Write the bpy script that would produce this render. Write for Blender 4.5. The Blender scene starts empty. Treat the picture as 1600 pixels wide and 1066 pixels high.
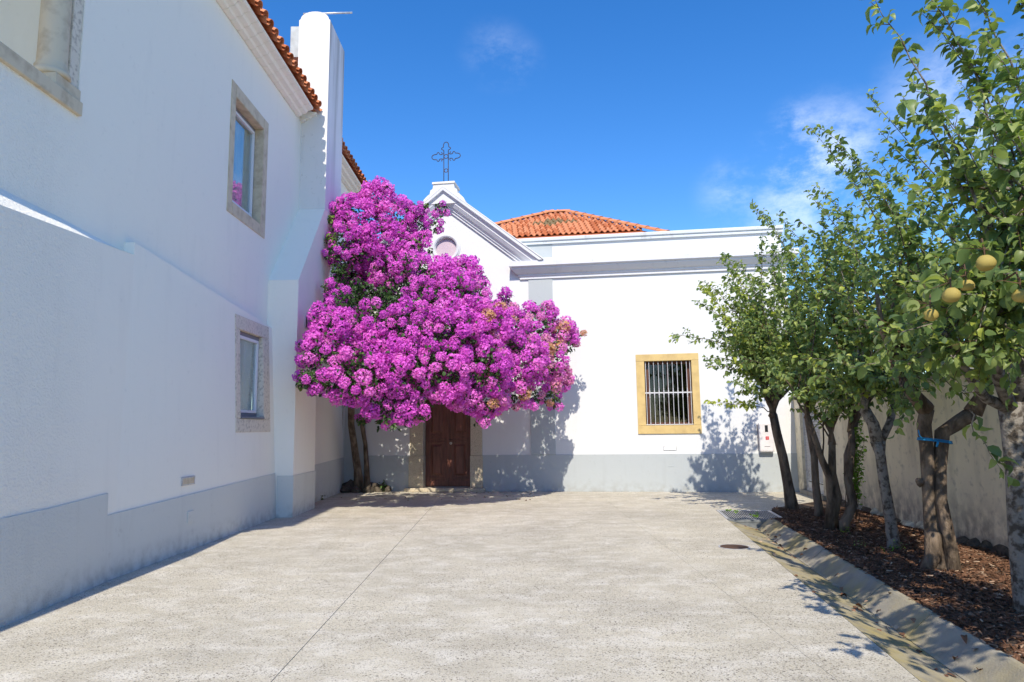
import bpy, bmesh, math, random
import numpy as np
from mathutils import Vector, Matrix, Quaternion
from mathutils.geometry import delaunay_2d_cdt

random.seed(7)
rng = np.random.default_rng(7)
scn = bpy.context.scene
COL = scn.collection
rad = math.radians

# ------------------------------------------------------------------ camera
PITCH, ROLL, EYE = math.atan(135 / 1067), rad(.68), 1.6
_F = Vector((0, math.cos(PITCH), math.sin(PITCH)))
_U0 = Vector((0, -math.sin(PITCH), math.cos(PITCH)))
_R0 = Vector((1, 0, 0))
_U = _U0 * math.cos(ROLL) + _R0 * math.sin(ROLL)
_R = _R0 * math.cos(ROLL) - _U0 * math.sin(ROLL)
cam = bpy.data.cameras.new('camera')
cam.lens, cam.sensor_width, cam.clip_end, cam.clip_start = 24.0, 36.0, 3000, .05
camo = bpy.data.objects.new('camera', cam)
COL.objects.link(camo)
camo.matrix_world = Matrix(((_R.x, _U.x, -_F.x, 0), (_R.y, _U.y, -_F.y, 0), (_R.z, _U.z, -_F.z, EYE), (0, 0, 0, 1)))
scn.camera = camo


def at(u, v, y):
    """point of the place seen at photo position (u, v), y metres ahead"""
    d = _F + _R * ((u - 800) / 1067) + _U * ((533 - v) / 1067)
    return Vector((0, 0, EYE)) + d * (y / d.y)


# ------------------------------------------------------------------ sky, sun, exposure
SUN_EL, SUN_HEAD = rad(46), rad(3.3)          # light travels towards +Y, turned a little to +X
world = bpy.data.worlds.new('World')
scn.world = world
world.use_nodes = True
nt = world.node_tree
nt.nodes.clear()
N = nt.nodes.new
L = nt.links.new
sky = N('ShaderNodeTexSky')
sky.sky_type = 'NISHITA'
sky.sun_disc = False
sky.sun_elevation = SUN_EL
sky.sun_rotation = math.pi + SUN_HEAD
sky.air_density, sky.dust_density, sky.ozone_density = 1.0, .15, 3.0
hs = N('ShaderNodeHueSaturation')
hs.inputs['Hue'].default_value = .508
hs.inputs['Saturation'].default_value = 1.34
hs.inputs['Value'].default_value = 1.0
L(sky.outputs[0], hs.inputs['Color'])
tc = N('ShaderNodeTexCoord')
nz = N('ShaderNodeTexNoise')
nz.inputs['Scale'].default_value = 8.5
nz.inputs['Detail'].default_value = 9
nz.inputs['Roughness'].default_value = .68
mp = N('ShaderNodeMapping')
mp.inputs['Scale'].default_value = (1, 1, 1.7)
L(tc.outputs['Generated'], mp.inputs[0])
L(mp.outputs[0], nz.inputs['Vector'])
last = None
for (u, v, r0, r1, amt) in ((1290, 262, .115, .0, .66), (1250, 205, .055, .0, .42), (1500, 170, .12, .0, .42), (775, 85, .06, .0, .12), (805, 96, .05, .0, .12),
                            (1150, 300, .07, .0, .22), (1240, 330, .09, .0, .45)):
    d = (at(u, v, 10) - Vector((0, 0, EYE))).normalized()
    dist = N('ShaderNodeVectorMath'); dist.operation = 'DISTANCE'
    dist.inputs[1].default_value = d
    L(tc.outputs['Generated'], dist.inputs[0])
    mr = N('ShaderNodeMapRange'); mr.interpolation_type = 'SMOOTHSTEP'
    mr.inputs[1].default_value, mr.inputs[2].default_value = r1, r0
    mr.inputs[3].default_value, mr.inputs[4].default_value = amt, 0
    L(dist.outputs['Value'], mr.inputs[0])
    if last is None:
        last = mr.outputs[0]
    else:
        mx = N('ShaderNodeMath'); mx.operation = 'MAXIMUM'
        L(last, mx.inputs[0]); L(mr.outputs[0], mx.inputs[1])
        last = mx.outputs[0]
cr = N('ShaderNodeMapRange'); cr.interpolation_type = 'SMOOTHSTEP'
cr.inputs[1].default_value, cr.inputs[2].default_value = .40, .70
L(nz.outputs[0], cr.inputs[0])
mm = N('ShaderNodeMath'); mm.operation = 'MULTIPLY'
L(cr.outputs[0], mm.inputs[0]); L(last, mm.inputs[1])
cm = N('ShaderNodeMix'); cm.data_type = 'RGBA'
L(mm.outputs[0], cm.inputs[0]); L(hs.outputs[0], cm.inputs[6])
cm.inputs[7].default_value = (6.2, 6.6, 7.2, 1)
bg = N('ShaderNodeBackground')
bg.inputs[1].default_value = .103
L(cm.outputs[2], bg.inputs[0])
wo = N('ShaderNodeOutputWorld')
L(bg.outputs[0], wo.inputs[0])

sun = bpy.data.lights.new('sun', 'SUN')
sun.energy, sun.angle, sun.color = 2.45, rad(.53), (1, .91, .77)
suno = bpy.data.objects.new('sun', sun)
COL.objects.link(suno)
_ld = Vector((math.sin(SUN_HEAD) * math.cos(SUN_EL), math.cos(SUN_HEAD) * math.cos(SUN_EL), -math.sin(SUN_EL)))
suno.rotation_euler = _ld.to_track_quat('-Z', 'Y').to_euler()
suno.location = (0, -20, 40)
scn.view_settings.view_transform = 'Standard'
scn.view_settings.look = 'None'
scn.view_settings.exposure = 1.14
scn.view_settings.gamma = 1
scn.view_settings.use_curve_mapping = False


# ------------------------------------------------------------------ materials
class MT:
    """small node builder: world-position noise driving colour and bump"""
    def __init__(s, name, rough=.85, spec=.25):
        s.m = bpy.data.materials.new(name)
        s.m.use_nodes = True
        s.t = s.m.node_tree
        s.b = s.t.nodes['Principled BSDF']
        s.b.inputs['Roughness'].default_value = rough
        s.b.inputs['Specular IOR Level'].default_value = spec
        g = s.t.nodes.new('ShaderNodeNewGeometry')
        s.pos = g.outputs['Position']
        s.col = None
        s.hgt = None

    def n(s, kind): return s.t.nodes.new(kind)
    def l(s, a, b): s.t.links.new(a, b)

    def vec(s, scale):
        if scale == (1, 1, 1): return s.pos
        m = s.n('ShaderNodeMapping'); m.inputs['Scale'].default_value = scale
        s.l(s.pos, m.inputs[0]); return m.outputs[0]

    def noise(s, scale, detail=4, stretch=(1, 1, 1), lo=.35, hi=.65, rough=.55):
        t = s.n('ShaderNodeTexNoise'); t.inputs['Scale'].default_value = scale
        t.inputs['Detail'].default_value = detail; t.inputs['Roughness'].default_value = rough
        s.l(s.vec(stretch), t.inputs['Vector'])
        r = s.n('ShaderNodeMapRange'); r.inputs[1].default_value, r.inputs[2].default_value = lo, hi
        s.l(t.outputs[0], r.inputs[0]); return r.outputs[0]

    def voro(s, scale, lo, hi, stretch=(1, 1, 1), feature='F1', out='Distance'):
        t = s.n('ShaderNodeTexVoronoi'); t.inputs['Scale'].default_value = scale; t.feature = feature
        s.l(s.vec(stretch), t.inputs['Vector'])
        r = s.n('ShaderNodeMapRange'); r.inputs[1].default_value, r.inputs[2].default_value = lo, hi
        s.l(t.outputs[out], r.inputs[0]); return r.outputs[0]

    def mathn(s, op, a, b=None):
        m = s.n('ShaderNodeMath'); m.operation = op
        for i, x in enumerate((a, b)):
            if x is None: continue
            if isinstance(x, (int, float)): m.inputs[i].default_value = x
            else: s.l(x, m.inputs[i])
        return m.outputs[0]

    def axis(s, ax, lo, hi):
        sp = s.n('ShaderNodeSeparateXYZ'); s.l(s.pos, sp.inputs[0])
        r = s.n('ShaderNodeMapRange'); r.inputs[1].default_value, r.inputs[2].default_value = lo, hi
        s.l(sp.outputs[ax], r.inputs[0]); return r.outputs[0]

    def base(s, c): s.col = c; return s

    def mix(s, fac, c):
        m = s.n('ShaderNodeMix'); m.data_type = 'RGBA'
        if isinstance(fac, (int, float)): m.inputs[0].default_value = fac
        else: s.l(fac, m.inputs[0])
        if isinstance(s.col, tuple): m.inputs[6].default_value = (*s.col, 1)
        else: s.l(s.col, m.inputs[6])
        if isinstance(c, tuple): m.inputs[7].default_value = (*c, 1)
        else: s.l(c, m.inputs[7])
        s.col = m.outputs[2]; return s

    def attr(s, name='tint'):
        a = s.n('ShaderNodeAttribute'); a.attribute_name = name; return a.outputs['Fac']

    def bump(s, h, strength=.3, dist=.01):
        b = s.n('ShaderNodeBump'); b.inputs['Strength'].default_value = strength; b.inputs['Distance'].default_value = dist
        s.l(h, b.inputs['Height'])
        if s.hgt is not None: s.l(s.hgt, b.inputs['Normal'])
        s.hgt = b.outputs[0]; return s

    def done(s):
        if s.col is not None:
            if isinstance(s.col, tuple): s.b.inputs['Base Color'].default_value = (*s.col, 1)
            else: s.l(s.col, s.b.inputs['Base Color'])
        if s.hgt is not None: s.l(s.hgt, s.b.inputs['Normal'])
        return s.m


M = {}


def plaster(name, c, dirt=(.5, .5, .48), damt=.25, bs=.25, bd=.004, big=.3, rough_to=None, foot=0):
    m = MT(name, .9, .15).base(c)
    m.mix(m.mathn('MULTIPLY', m.noise(.9, 5, (1, 1, .6)), damt * .35), tuple(x * .9 for x in c))
    m.mix(m.mathn('MULTIPLY', m.noise(3.0, 6, (1.6, 1.6, .25), .56, .8), damt), dirt)
    m.mix(m.mathn('MULTIPLY', m.noise(11, 6, lo=.62, hi=.74), damt * .9), tuple(x * .8 for x in dirt))
    if foot:                                    # rain splash: ragged stains along the foot of the wall
        f = m.mathn('MULTIPLY', m.axis(2, .30, .0), m.noise(7, 7, lo=.42, hi=.66))
        m.mix(m.mathn('MULTIPLY', f, foot), (.30, .29, .25))
    m.bump(m.noise(1.6, 3, lo=0, hi=1), big, .03)
    m.bump(m.noise(5.5, 4, lo=0, hi=1), .25, .008)
    h = m.noise(70, 4, lo=0, hi=1)
    if rough_to:
        e = m.mathn('ADD', m.axis(1, 7.4, 6.6), m.mathn('MULTIPLY', m.mathn('SUBTRACT', m.noise(2.5, 4, lo=0, hi=1), .5), .9))
        cl = m.n('ShaderNodeClamp'); m.l(e, cl.inputs[0])
        m.bump(m.mathn('MULTIPLY', m.noise(38, 5, lo=0, hi=1), cl.outputs[0]), .9, rough_to)
    m.bump(h, bs, bd)
    M[name] = m.done()


plaster('white_plaster', (.91, .88, .775), (.55, .53, .48), damt=.12, rough_to=.02)
plaster('cream_plaster', (.78, .74, .66), damt=.15)
plaster('chapel_plaster', (.68, .69, .69), (.52, .51, .48), damt=.16)
plaster('grey_paint', (.64, .655, .61), (.48, .48, .45), damt=.3, bs=.25, rough_to=.015, foot=.5)
plaster('chapel_grey', (.44, .475, .485), (.35, .37, .37), damt=.3, bs=.25, foot=.5)
plaster('grey_rough_paint', (.64, .655, .61), (.48, .48, .45), damt=.3, bs=.25, rough_to=.015, foot=.5)
plaster('trim_paint', (.66, .67, .70), (.36, .36, .36), damt=.35, bs=.12)
plaster('coping_paint', (.60, .64, .66), (.3, .3, .3), damt=.7, bs=.2)
plaster('chimney_plaster', (.75, .75, .73), (.32, .32, .30), damt=.3)


def _soil_side():
    m = MT('chimney_side', .9, .15).base((.78, .78, .80))
    f = m.mathn('MULTIPLY', m.noise(1.5, 7, (1, 1.9, .14), .44, .70), m.axis(2, 6.5, 10.6))
    m.mix(m.mathn('MULTIPLY', f, .9), (.16, .16, .15))
    m.bump(m.noise(60, 4, lo=0, hi=1), .25, .004)
    M['chimney_side'] = m.done()


_soil_side()


def _garden_wall():
    m = MT('garden_wall', .95, .1).base((.90, .82, .61))
    m.mix(m.noise(1.1, 6, (1, 1, .7), .35, .7), (.78, .71, .53))
    m.mix(m.mathn('MULTIPLY', m.noise(2.2, 8, (1.5, 1.5, .35), .5, .75), .55), (.42, .39, .29))
    m.mix(m.mathn('MULTIPLY', m.noise(9, 8, lo=.56, hi=.72), .45), (.25, .24, .19))
    low = m.mathn('MULTIPLY', m.axis(2, .75, .05), m.noise(6, 6, lo=.35, hi=.6))
    m.mix(low, (.23, .21, .18))
    m.bump(m.noise(14, 6, lo=0, hi=1), .5, .02)
    m.bump(m.noise(60, 4, lo=0, hi=1), .35, .006)
    M['garden_wall'] = m.done()


_garden_wall()


def _concrete_ground():
    m = MT('washed_concrete', .92, .15).base((.56, .517, .408))
    m.mix(m.noise(.7, 8, (1, 1, 1), .35, .7, .65), (.40, .37, .295))
    m.mix(m.mathn('MULTIPLY', m.noise(2.6, 8, (1, 1.4, 1), .46, .72, .65), .9), (.68, .65, .57))
    m.mix(m.mathn('MULTIPLY', m.noise(.28, 6, (1, 1.6, 1), .5, .72, .6), .45), (.36, .335, .275))
    dens = m.noise(.9, 6, lo=.25, hi=.58)
    for sc, lo, hi, nsc, plo, phi, amt, c in ((90, .46, .22, 41, .40, .52, .8, (.24, .21, .17)), (46, .40, .20, 21, .44, .53, .95, (.17, .15, .12)), (30, .32, .18, 13.5, .51, .58, .8, (.14, .125, .105))):
        f = m.mathn('MULTIPLY', m.voro(sc, lo, hi), m.noise(nsc, 3, lo=plo, hi=phi))
        m.mix(m.mathn('MULTIPLY', f, m.mathn('MULTIPLY', m.mathn('ADD', dens, .3), amt)), c)
    m.mix(m.mathn('MULTIPLY', m.noise(75, 3, lo=.52, hi=.68), .6), (.66, .63, .56))
    m.bump(m.voro(48, 0, .5), .5, .005)
    m.bump(m.noise(130, 3, lo=0, hi=1), .5, .004)
    M['washed_concrete'] = m.done()


_concrete_ground()


def generic(name, c, rough=.8, c2=None, sc=8, lo=.4, hi=.65, bsc=40, bst=.3, bd=.005, spec=.25, stretch=(1, 1, 1), metal=0):
    m = MT(name, rough, spec).base(c)
    if c2: m.mix(m.noise(sc, 6, stretch, lo, hi), c2)
    if bst: m.bump(m.noise(bsc, 5, stretch, 0, 1), bst, bd)
    m.b.inputs['Metallic'].default_value = metal
    M[name] = m.done()


generic('earth', (.12, .085, .06), .95, (.07, .05, .035), 6, bst=.6, bd=.02)
generic('terrain', (.30, .28, .24), .95, (.2, .2, .14), .6)
generic('limestone', (.66, .565, .41), .85, (.50, .41, .29), 7, .45, .7, 90, .5, .006)
generic('pale_limestone', (.74, .67, .55), .85, (.50, .44, .36), 22, .5, .66, 70, .7, .01)
generic('ochre_stone', (.62, .46, .20), .85, (.50, .36, .16), 5, .42, .7, 90, .35, .004)
generic('granite_jamb', (.58, .51, .38), .85, (.42, .36, .26), 40, .48, .64, 120, .4, .004)
generic('dark_slab', (.13, .145, .155), .8, (.2, .21, .21), 14)
generic('upvc', (.75, .77, .80), .35, None, bst=0, spec=.5)
generic('sash_grey', (.20, .21, .24), .5, None, bst=0, spec=.4)
generic('curtain', (.85, .88, .86), .9, (.7, .74, .73), 30, .4, .6, stretch=(1, 1, .02))
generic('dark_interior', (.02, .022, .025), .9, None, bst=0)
generic('brown_wood', (.19, .075, .05), .42, (.11, .042, .03), 6, .4, .65, 50, .25, .003, .45, (3, 3, .35))
generic('shutter_wood', (.13, .055, .035), .55, (.08, .03, .02), 9, stretch=(3, 3, .4))
generic('galvanised', (.62, .63, .64), .4, (.45, .45, .46), 14, .45, .7, bst=.1, spec=.5, metal=.55)
generic('duct_metal', (.36, .39, .40), .5, (.28, .3, .3), 6, metal=.3)
generic('white_metal', (.60, .60, .62), .35, (.5, .5, .5), 30, .55, .7, bst=.1, spec=.5, metal=.1)
generic('iron', (.045, .042, .045), .6, (.09, .06, .05), 20, metal=.3)
generic('rusty_iron', (.12, .06, .035), .8, (.07, .055, .05), 25, metal=.2)
generic('grate_steel', (.52, .53, .54), .5, (.4, .4, .4), 20, metal=.3)
generic('grey_door_paint', (.60, .60, .58), .6, (.42, .42, .40), 12, .5, .7)
generic('cabinet_white', (.74, .72, .72), .4, (.64, .61, .6), 4, bst=0, spec=.45)
generic('red_print', (.55, .04, .05), .5, None, bst=0)
generic('grey_print', (.28, .26, .27), .5, None, bst=0)
generic('terracotta', (.50, .155, .058), .85, (.36, .11, .045), 6, .4, .7, 60, .3, .004)
generic('terracotta_pale', (.66, .27, .13), .85, (.52, .20, .095), 7, .4, .7, 60, .3, .004)
generic('terracotta_mossy', (.26, .18, .09), .9, (.17, .14, .07), 9, .4, .65, 60, .4, .006)
generic('kerb_concrete', (.33, .31, .27), .92, (.24, .22, .18), 3, .4, .7, 70, .6, .008)
generic('bark_dark', (.19, .145, .105), .95, (.065, .048, .035), 9, .4, .62, 28, 1.0, .03, stretch=(1, 1, .35))
generic('bark_pale', (.26, .235, .20), .95, (.085, .07, .055), 16, .46, .6, 40, .9, .02)
generic('bark_mid', (.21, .16, .115), .95, (.085, .064, .046), 10, .4, .62, 30, 1.0, .03, stretch=(1, 1, .4))
generic('twig', (.11, .065, .035), .85, None, bst=0)
generic('blue_cord', (.02, .24, .50), .5, None, bst=0)
generic('rock', (.12, .10, .075), .95, (.06, .05, .04), 14, bst=.8, bd=.02)
generic('roundel_glass', (.50, .40, .46), .25, (.60, .5, .54), 1.4, .4, .6, bst=0, spec=.5)
generic('escutcheon', (.6, .55, .48), .4, None, bst=0, spec=.5)


def _gutter():
    m = MT('gutter_concrete', .92, .15).base((.37, .335, .25))
    m.mix(m.mathn('MULTIPLY', m.noise(2.2, 7, lo=.38, hi=.6), .8), (.36, .29, .105))
    m.mix(m.mathn('MULTIPLY', m.noise(7, 7, lo=.45, hi=.68), .7), (.20, .185, .15))
    m.bump(m.noise(60, 5, lo=0, hi=1), .6, .008)
    M['gutter_concrete'] = m.done()
    m = MT('kerb_slope', .92, .15).base((.36, .33, .26))
    m.mix(m.mathn('MULTIPLY', m.noise(1.3, 7, lo=.42, hi=.66), .9), (.36, .29, .11))
    m.mix(m.mathn('MULTIPLY', m.noise(5, 7, lo=.45, hi=.7), .6), (.20, .19, .165))
    m.bump(m.noise(60, 5, lo=0, hi=1), .6, .008)
    M['kerb_slope'] = m.done()


_gutter()


def _glass(name, tint, refl):
    m = bpy.data.materials.new(name); m.use_nodes = True
    t = m.node_tree; t.nodes.clear()
    n = t.nodes.new; l = t.links.new
    gl = n('ShaderNodeBsdfGlossy'); gl.inputs['Roughness'].default_value = .015
    tr = n('ShaderNodeBsdfTransparent'); tr.inputs[0].default_value = (*tint, 1)
    lw_ = n('ShaderNodeLayerWeight'); lw_.inputs[0].default_value = .5
    pw = n('ShaderNodeMath'); pw.operation = 'POWER'; pw.inputs[1].default_value = 3.0
    l(lw_.outputs['Facing'], pw.inputs[0])
    fr = n('ShaderNodeMapRange'); fr.inputs[3].default_value = refl * .1; fr.inputs[4].default_value = refl
    l(pw.outputs[0], fr.inputs[0])
    mx = n('ShaderNodeMixShader'); o = n('ShaderNodeOutputMaterial')
    l(fr.outputs[0], mx.inputs[0]); l(tr.outputs[0], mx.inputs[1]); l(gl.outputs[0], mx.inputs[2]); l(mx.outputs[0], o.inputs[0])
    M[name] = m


_glass('glass', (.85, .9, .9), .95)
_glass('dark_glass', (.45, .48, .48), .4)


def leafmat(name, stops, trans=.35, rough=.5, spec=.35, tcol=None):
    m = MT(name, rough, spec)
    r = m.n('ShaderNodeValToRGB')
    el = r.color_ramp.elements
    while len(el) < len(stops): el.new(.5)
    for e, (p, c) in zip(el, stops): e.position = p; e.color = (*c, 1)
    m.l(m.attr(), r.inputs[0])
    m.col = r.outputs[0]
    m.done()
    tr = m.n('ShaderNodeBsdfTranslucent')
    if tcol:
        mu = m.n('ShaderNodeMix'); mu.data_type = 'RGBA'; mu.blend_type = 'MULTIPLY'; mu.inputs[0].default_value = 1
        m.l(r.outputs[0], mu.inputs[6]); mu.inputs[7].default_value = (*tcol, 1)
        m.l(mu.outputs[2], tr.inputs[0])
    else: m.l(r.outputs[0], tr.inputs[0])
    mx = m.n('ShaderNodeMixShader'); mx.inputs[0].default_value = trans
    out = m.t.nodes['Material Output']
    m.l(m.b.outputs[0], mx.inputs[1]); m.l(tr.outputs[0], mx.inputs[2]); m.l(mx.outputs[0], out.inputs[0])
    M[name] = m.m


leafmat('quince_leaf', ((0, (.10, .165, .06)), (.4, (.185, .265, .085)), (.75, (.31, .37, .115)), (1, (.46, .52, .09))), .44, .42, .45, (1.25, 1.3, .7))
leafmat('sucker_leaf', ((0, (.14, .30, .03)), (1, (.25, .42, .05))), .45, .5, .3)
leafmat('bract', ((0, (.62, .09, .58)), (.35, (.88, .19, .77)), (.6, (.92, .30, .78)), (.8, (.86, .42, .60)), (1, (.68, .42, .18))), .42, .7, .1)
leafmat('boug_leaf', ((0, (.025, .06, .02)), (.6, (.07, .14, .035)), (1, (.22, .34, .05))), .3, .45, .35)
leafmat('chip', ((0, (.06, .034, .022)), (.5, (.16, .082, .048)), (.8, (.27, .155, .095)), (1, (.46, .34, .24))), .0, .9, .1)
leafmat('quince_skin', ((0, (.40, .31, .085)), (1, (.40, .31, .085))), .05, .7, .2)
leafmat('green_skin', ((0, (.24, .28, .07)), (1, (.24, .28, .07))), .05, .7, .2)


# ------------------------------------------------------------------ object helpers
ORG = {}       # origin of each thing, for parts that are written in world coordinates


def tag(o, label=None, cat=None, group=None, kind=None):
    if label: o['label'] = label
    if cat: o['category'] = cat
    if group: o['group'] = group
    if kind: o['kind'] = kind
    return o


def thing(name, label, cat, loc=(0, 0, 0), rz=0, group=None):
    o = bpy.data.objects.new(name, None)
    o.empty_display_size = .2
    COL.objects.link(o)
    o.location = loc
    o.rotation_euler = (0, 0, rz)
    ORG[o.name] = Vector(loc)
    return tag(o, label, cat, group)


def mesh(name, V, Fc, mat, smooth=False):
    me = bpy.data.meshes.new(name)
    me.from_pydata([tuple(v) for v in V], [], Fc)
    if isinstance(mat, (list, tuple)):
        for k in mat: me.materials.append(M[k])
    else: me.materials.append(M[mat])
    if smooth: me.shade_smooth()
    me.update()
    return me


def link(name, me, parent=None, mw=None):
    o = bpy.data.objects.new(name, me)
    COL.objects.link(o)
    if parent is not None: o.parent = parent
    if mw is not None: o.matrix_basis = mw
    return o


def root_of(p):
    while p.parent is not None: p = p.parent
    return p


def obj(name, V, Fc, mat, parent=None, smooth=False, fix=True):
    """mesh object; world-coordinate vertices are rebased on the thing's own origin"""
    if parent is not None and root_of(parent).name in ORG:
        r = root_of(parent)
        if abs(r.rotation_euler.z) < 1e-9:
            og = ORG[r.name]
            V = [Vector(v) - og for v in V]
    me = mesh(name, V, Fc, mat, smooth)
    if fix:
        bm = bmesh.new(); bm.from_mesh(me)
        bmesh.ops.recalc_face_normals(bm, faces=bm.faces)
        bm.to_mesh(me); bm.free()
    return link(name, me, parent)


class B:
    """vertex / face collector"""
    def __init__(s): s.V = []; s.F = []

    def add(s, V, Fc):
        k = len(s.V)
        s.V += [Vector(v) for v in V]; s.F += [tuple(i + k for i in f) for f in Fc]; return s

    def box(s, x0, x1, y0, y1, z0, z1, bev=0):
        if bev <= 0:
            return s.add([(x0, y0, z0), (x1, y0, z0), (x1, y1, z0), (x0, y1, z0), (x0, y0, z1), (x1, y0, z1), (x1, y1, z1), (x0, y1, z1)],
                         [(0, 3, 2, 1), (4, 5, 6, 7), (0, 1, 5, 4), (1, 2, 6, 5), (2, 3, 7, 6), (3, 0, 4, 7)])
        bm = bmesh.new()
        bmesh.ops.create_cube(bm, size=1, matrix=Matrix.Translation(((x0 + x1) / 2, (y0 + y1) / 2, (z0 + z1) / 2)) @ Matrix.Diagonal((x1 - x0, y1 - y0, z1 - z0, 1)))
        bmesh.ops.bevel(bm, geom=list(bm.edges), offset=bev, segments=2, affect='EDGES', profile=.6)
        bm.verts.index_update()
        s.add([v.co.copy() for v in bm.verts], [tuple(v.index for v in f.verts) for f in bm.faces]); bm.free(); return s

    def prism(s, poly, fn, d0, d1):
        """poly in 2D, fn(a, b, d) -> 3D, between depths d0 and d1"""
        n = len(poly)
        V = [fn(a, b, d0) for a, b in poly] + [fn(a, b, d1) for a, b in poly]
        return s.add(V, [tuple(range(n)), tuple(range(2 * n - 1, n - 1, -1))] + [(i, (i + 1) % n, n + (i + 1) % n, n + i) for i in range(n)])

    def tube(s, pts, rs, n=6, cap=True, lump=0, flat=None):
        pts = [Vector(p) for p in pts]
        if not isinstance(rs, (list, tuple)): rs = [rs] * len(pts)
        V = []; up = None
        for i, p in enumerate(pts):
            t = (pts[min(i + 1, len(pts) - 1)] - pts[max(i - 1, 0)])
            if t.length < 1e-9: t = Vector((0, 0, 1))
            t.normalize()
            if up is None:
                up = Vector((1, 0, 0)) if abs(t.x) < .8 else Vector((0, 1, 0))
            a = (up - t * up.dot(t)).normalized(); b = t.cross(a); up = a
            for k in range(n):
                w = 2 * math.pi * k / n
                r = rs[i] * (1 + (random.uniform(-lump, lump) if lump else 0))
                V.append(p + (a * math.cos(w) + b * math.sin(w)) * r)
        Fc = []
        for i in range(len(pts) - 1):
            for k in range(n):
                k2 = (k + 1) % n
                Fc.append((i * n + k, i * n + k2, (i + 1) * n + k2, (i + 1) * n + k))
        if cap:
            Fc.append(tuple(range(n - 1, -1, -1))); Fc.append(tuple((len(pts) - 1) * n + k for k in range(n)))
        return s.add(V, Fc)

    def lathe(s, prof, c, n=10, ax=2):
        """prof: (radius, height) along z at centre c"""
        V = []; c = Vector(c)
        for r, h in prof:
            for k in range(n):
                w = 2 * math.pi * k / n
                V.append(c + Vector((r * math.cos(w), r * math.sin(w), h)))
        Fc = [(i * n + k, i * n + (k + 1) % n, (i + 1) * n + (k + 1) % n, (i + 1) * n + k) for i in range(len(prof) - 1) for k in range(n)]
        Fc += [tuple(range(n - 1, -1, -1)), tuple((len(prof) - 1) * n + k for k in range(n))]
        return s.add(V, Fc)

    def sweep(s, prof, path_fn, closed=False):
        """prof: list of (p, d); path_fn: list of functions (p, d) -> Vector, one per station"""
        n = len(prof)
        for f in path_fn: s.V += [f(p, d) for p, d in prof]
        k0 = len(s.V) - n * len(path_fn)
        for i in range(len(path_fn) - 1):
            for k in range(n):
                k2 = (k + 1) % n
                s.F.append((k0 + i * n + k, k0 + i * n + k2, k0 + (i + 1) * n + k2, k0 + (i + 1) * n + k))
        s.F.append(tuple(k0 + k for k in range(n))); s.F.append(tuple(k0 + (len(path_fn) - 1) * n + k for k in range(n - 1, -1, -1)))
        return s

    def plate(s, outer, holes, fn, d0, d1):
        """flat wall with holes: 2D outline, front at d0, back at d1, edges and reveals closed"""
        pts, edges, loops = [], [], []
        for lp in [outer] + holes:
            k = len(pts); pts += [Vector(p) for p in lp]
            edges += [(k + i, k + (i + 1) % len(lp)) for i in range(len(lp))]
            loops.append((k, len(lp)))
        vs, es, fs, *_ = delaunay_2d_cdt(pts, edges, [], 1, 1e-6)

        def inside(p, lp):
            c = False; j = len(lp) - 1
            for i in range(len(lp)):
                (xi, yi), (xj, yj) = lp[i], lp[j]
                if (yi > p[1]) != (yj > p[1]) and p[0] < (xj - xi) * (p[1] - yi) / (yj - yi) + xi: c = not c
                j = i
            return c
        keep = []
        for f in fs:
            cx = sum(vs[i].x for i in f) / len(f); cy = sum(vs[i].y for i in f) / len(f)
            if inside((cx, cy), outer) and not any(inside((cx, cy), h) for h in holes): keep.append(tuple(f))
        n = len(vs); k0 = len(s.V)
        s.V += [Vector(fn(v.x, v.y, d0)) for v in vs] + [Vector(fn(v.x, v.y, d1)) for v in vs]
        for f in keep:
            s.F.append(tuple(k0 + i for i in f)); s.F.append(tuple(k0 + n + i for i in reversed(f)))
        for lp in [outer] + holes:
            m = len(lp)
            a = [fn(x, y, d0) for x, y in lp]; b = [fn(x, y, d1) for x, y in lp]
            s.add(a + b, [(i, (i + 1) % m, m + (i + 1) % m, m + i) for i in range(m)])
        return s

    def out(s, name, mat, parent=None, smooth=False, fix=True):
        return obj(name, s.V, s.F, mat, parent, smooth, fix)


def bev_box(name, mat, parent, x0, x1, y0, y1, z0, z1, bev=.006):
    return B().box(x0, x1, y0, y1, z0, z1, bev).out(name, mat, parent)


def add_tint(me, per_vertex):
    a = me.attributes.new('tint', 'FLOAT', 'POINT')
    a.data.foreach_set('value', np.asarray(per_vertex, dtype=np.float32))


def mass(name, V, Fc, tint, mat, parent=None, kind=None, tri=3):
    """large triangle mesh straight from numpy arrays"""
    me = bpy.data.meshes.new(name)
    nv, nf = len(V), len(Fc)
    me.vertices.add(nv); me.vertices.foreach_set('co', np.asarray(V, np.float32).ravel())
    me.loops.add(nf * tri); me.loops.foreach_set('vertex_index', np.asarray(Fc, np.int32).ravel())
    me.polygons.add(nf)
    me.polygons.foreach_set('loop_start', np.arange(0, nf * tri, tri, dtype=np.int32))
    me.update(calc_edges=True)
    me.materials.append(M[mat])
    if tint is not None: add_tint(me, tint)
    o = link(name, me, parent)
    if kind: o['kind'] = kind
    return o


# ------------------------------------------------------------------ frames of reference
CH_A = rad(8.5)                                    # the chapel front, the gutter and the garden wall are turned by this
CH_O = Vector((-.69, 17.63, 0))
E1 = Vector((math.cos(CH_A), -math.sin(CH_A), 0))
E2 = Vector((math.sin(CH_A), math.cos(CH_A), 0))


def ch(s, d, z=0): return CH_O + E1 * s + E2 * d + Vector((0, 0, z))


G0 = Vector((3.527, 11.244, 0))                    # a point on the left edge of the gutter


def gu(t, r, z=0): return G0 + E1 * t + E2 * r + Vector((0, 0, z))


W_A = rad(7)
W_O = Vector((6.75, 16.4, 0))
WD = Vector((-math.sin(W_A), -math.cos(W_A), 0))   # along the garden wall towards the camera
WN = Vector((-math.cos(W_A), math.sin(W_A), 0))    # towards the yard


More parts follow.
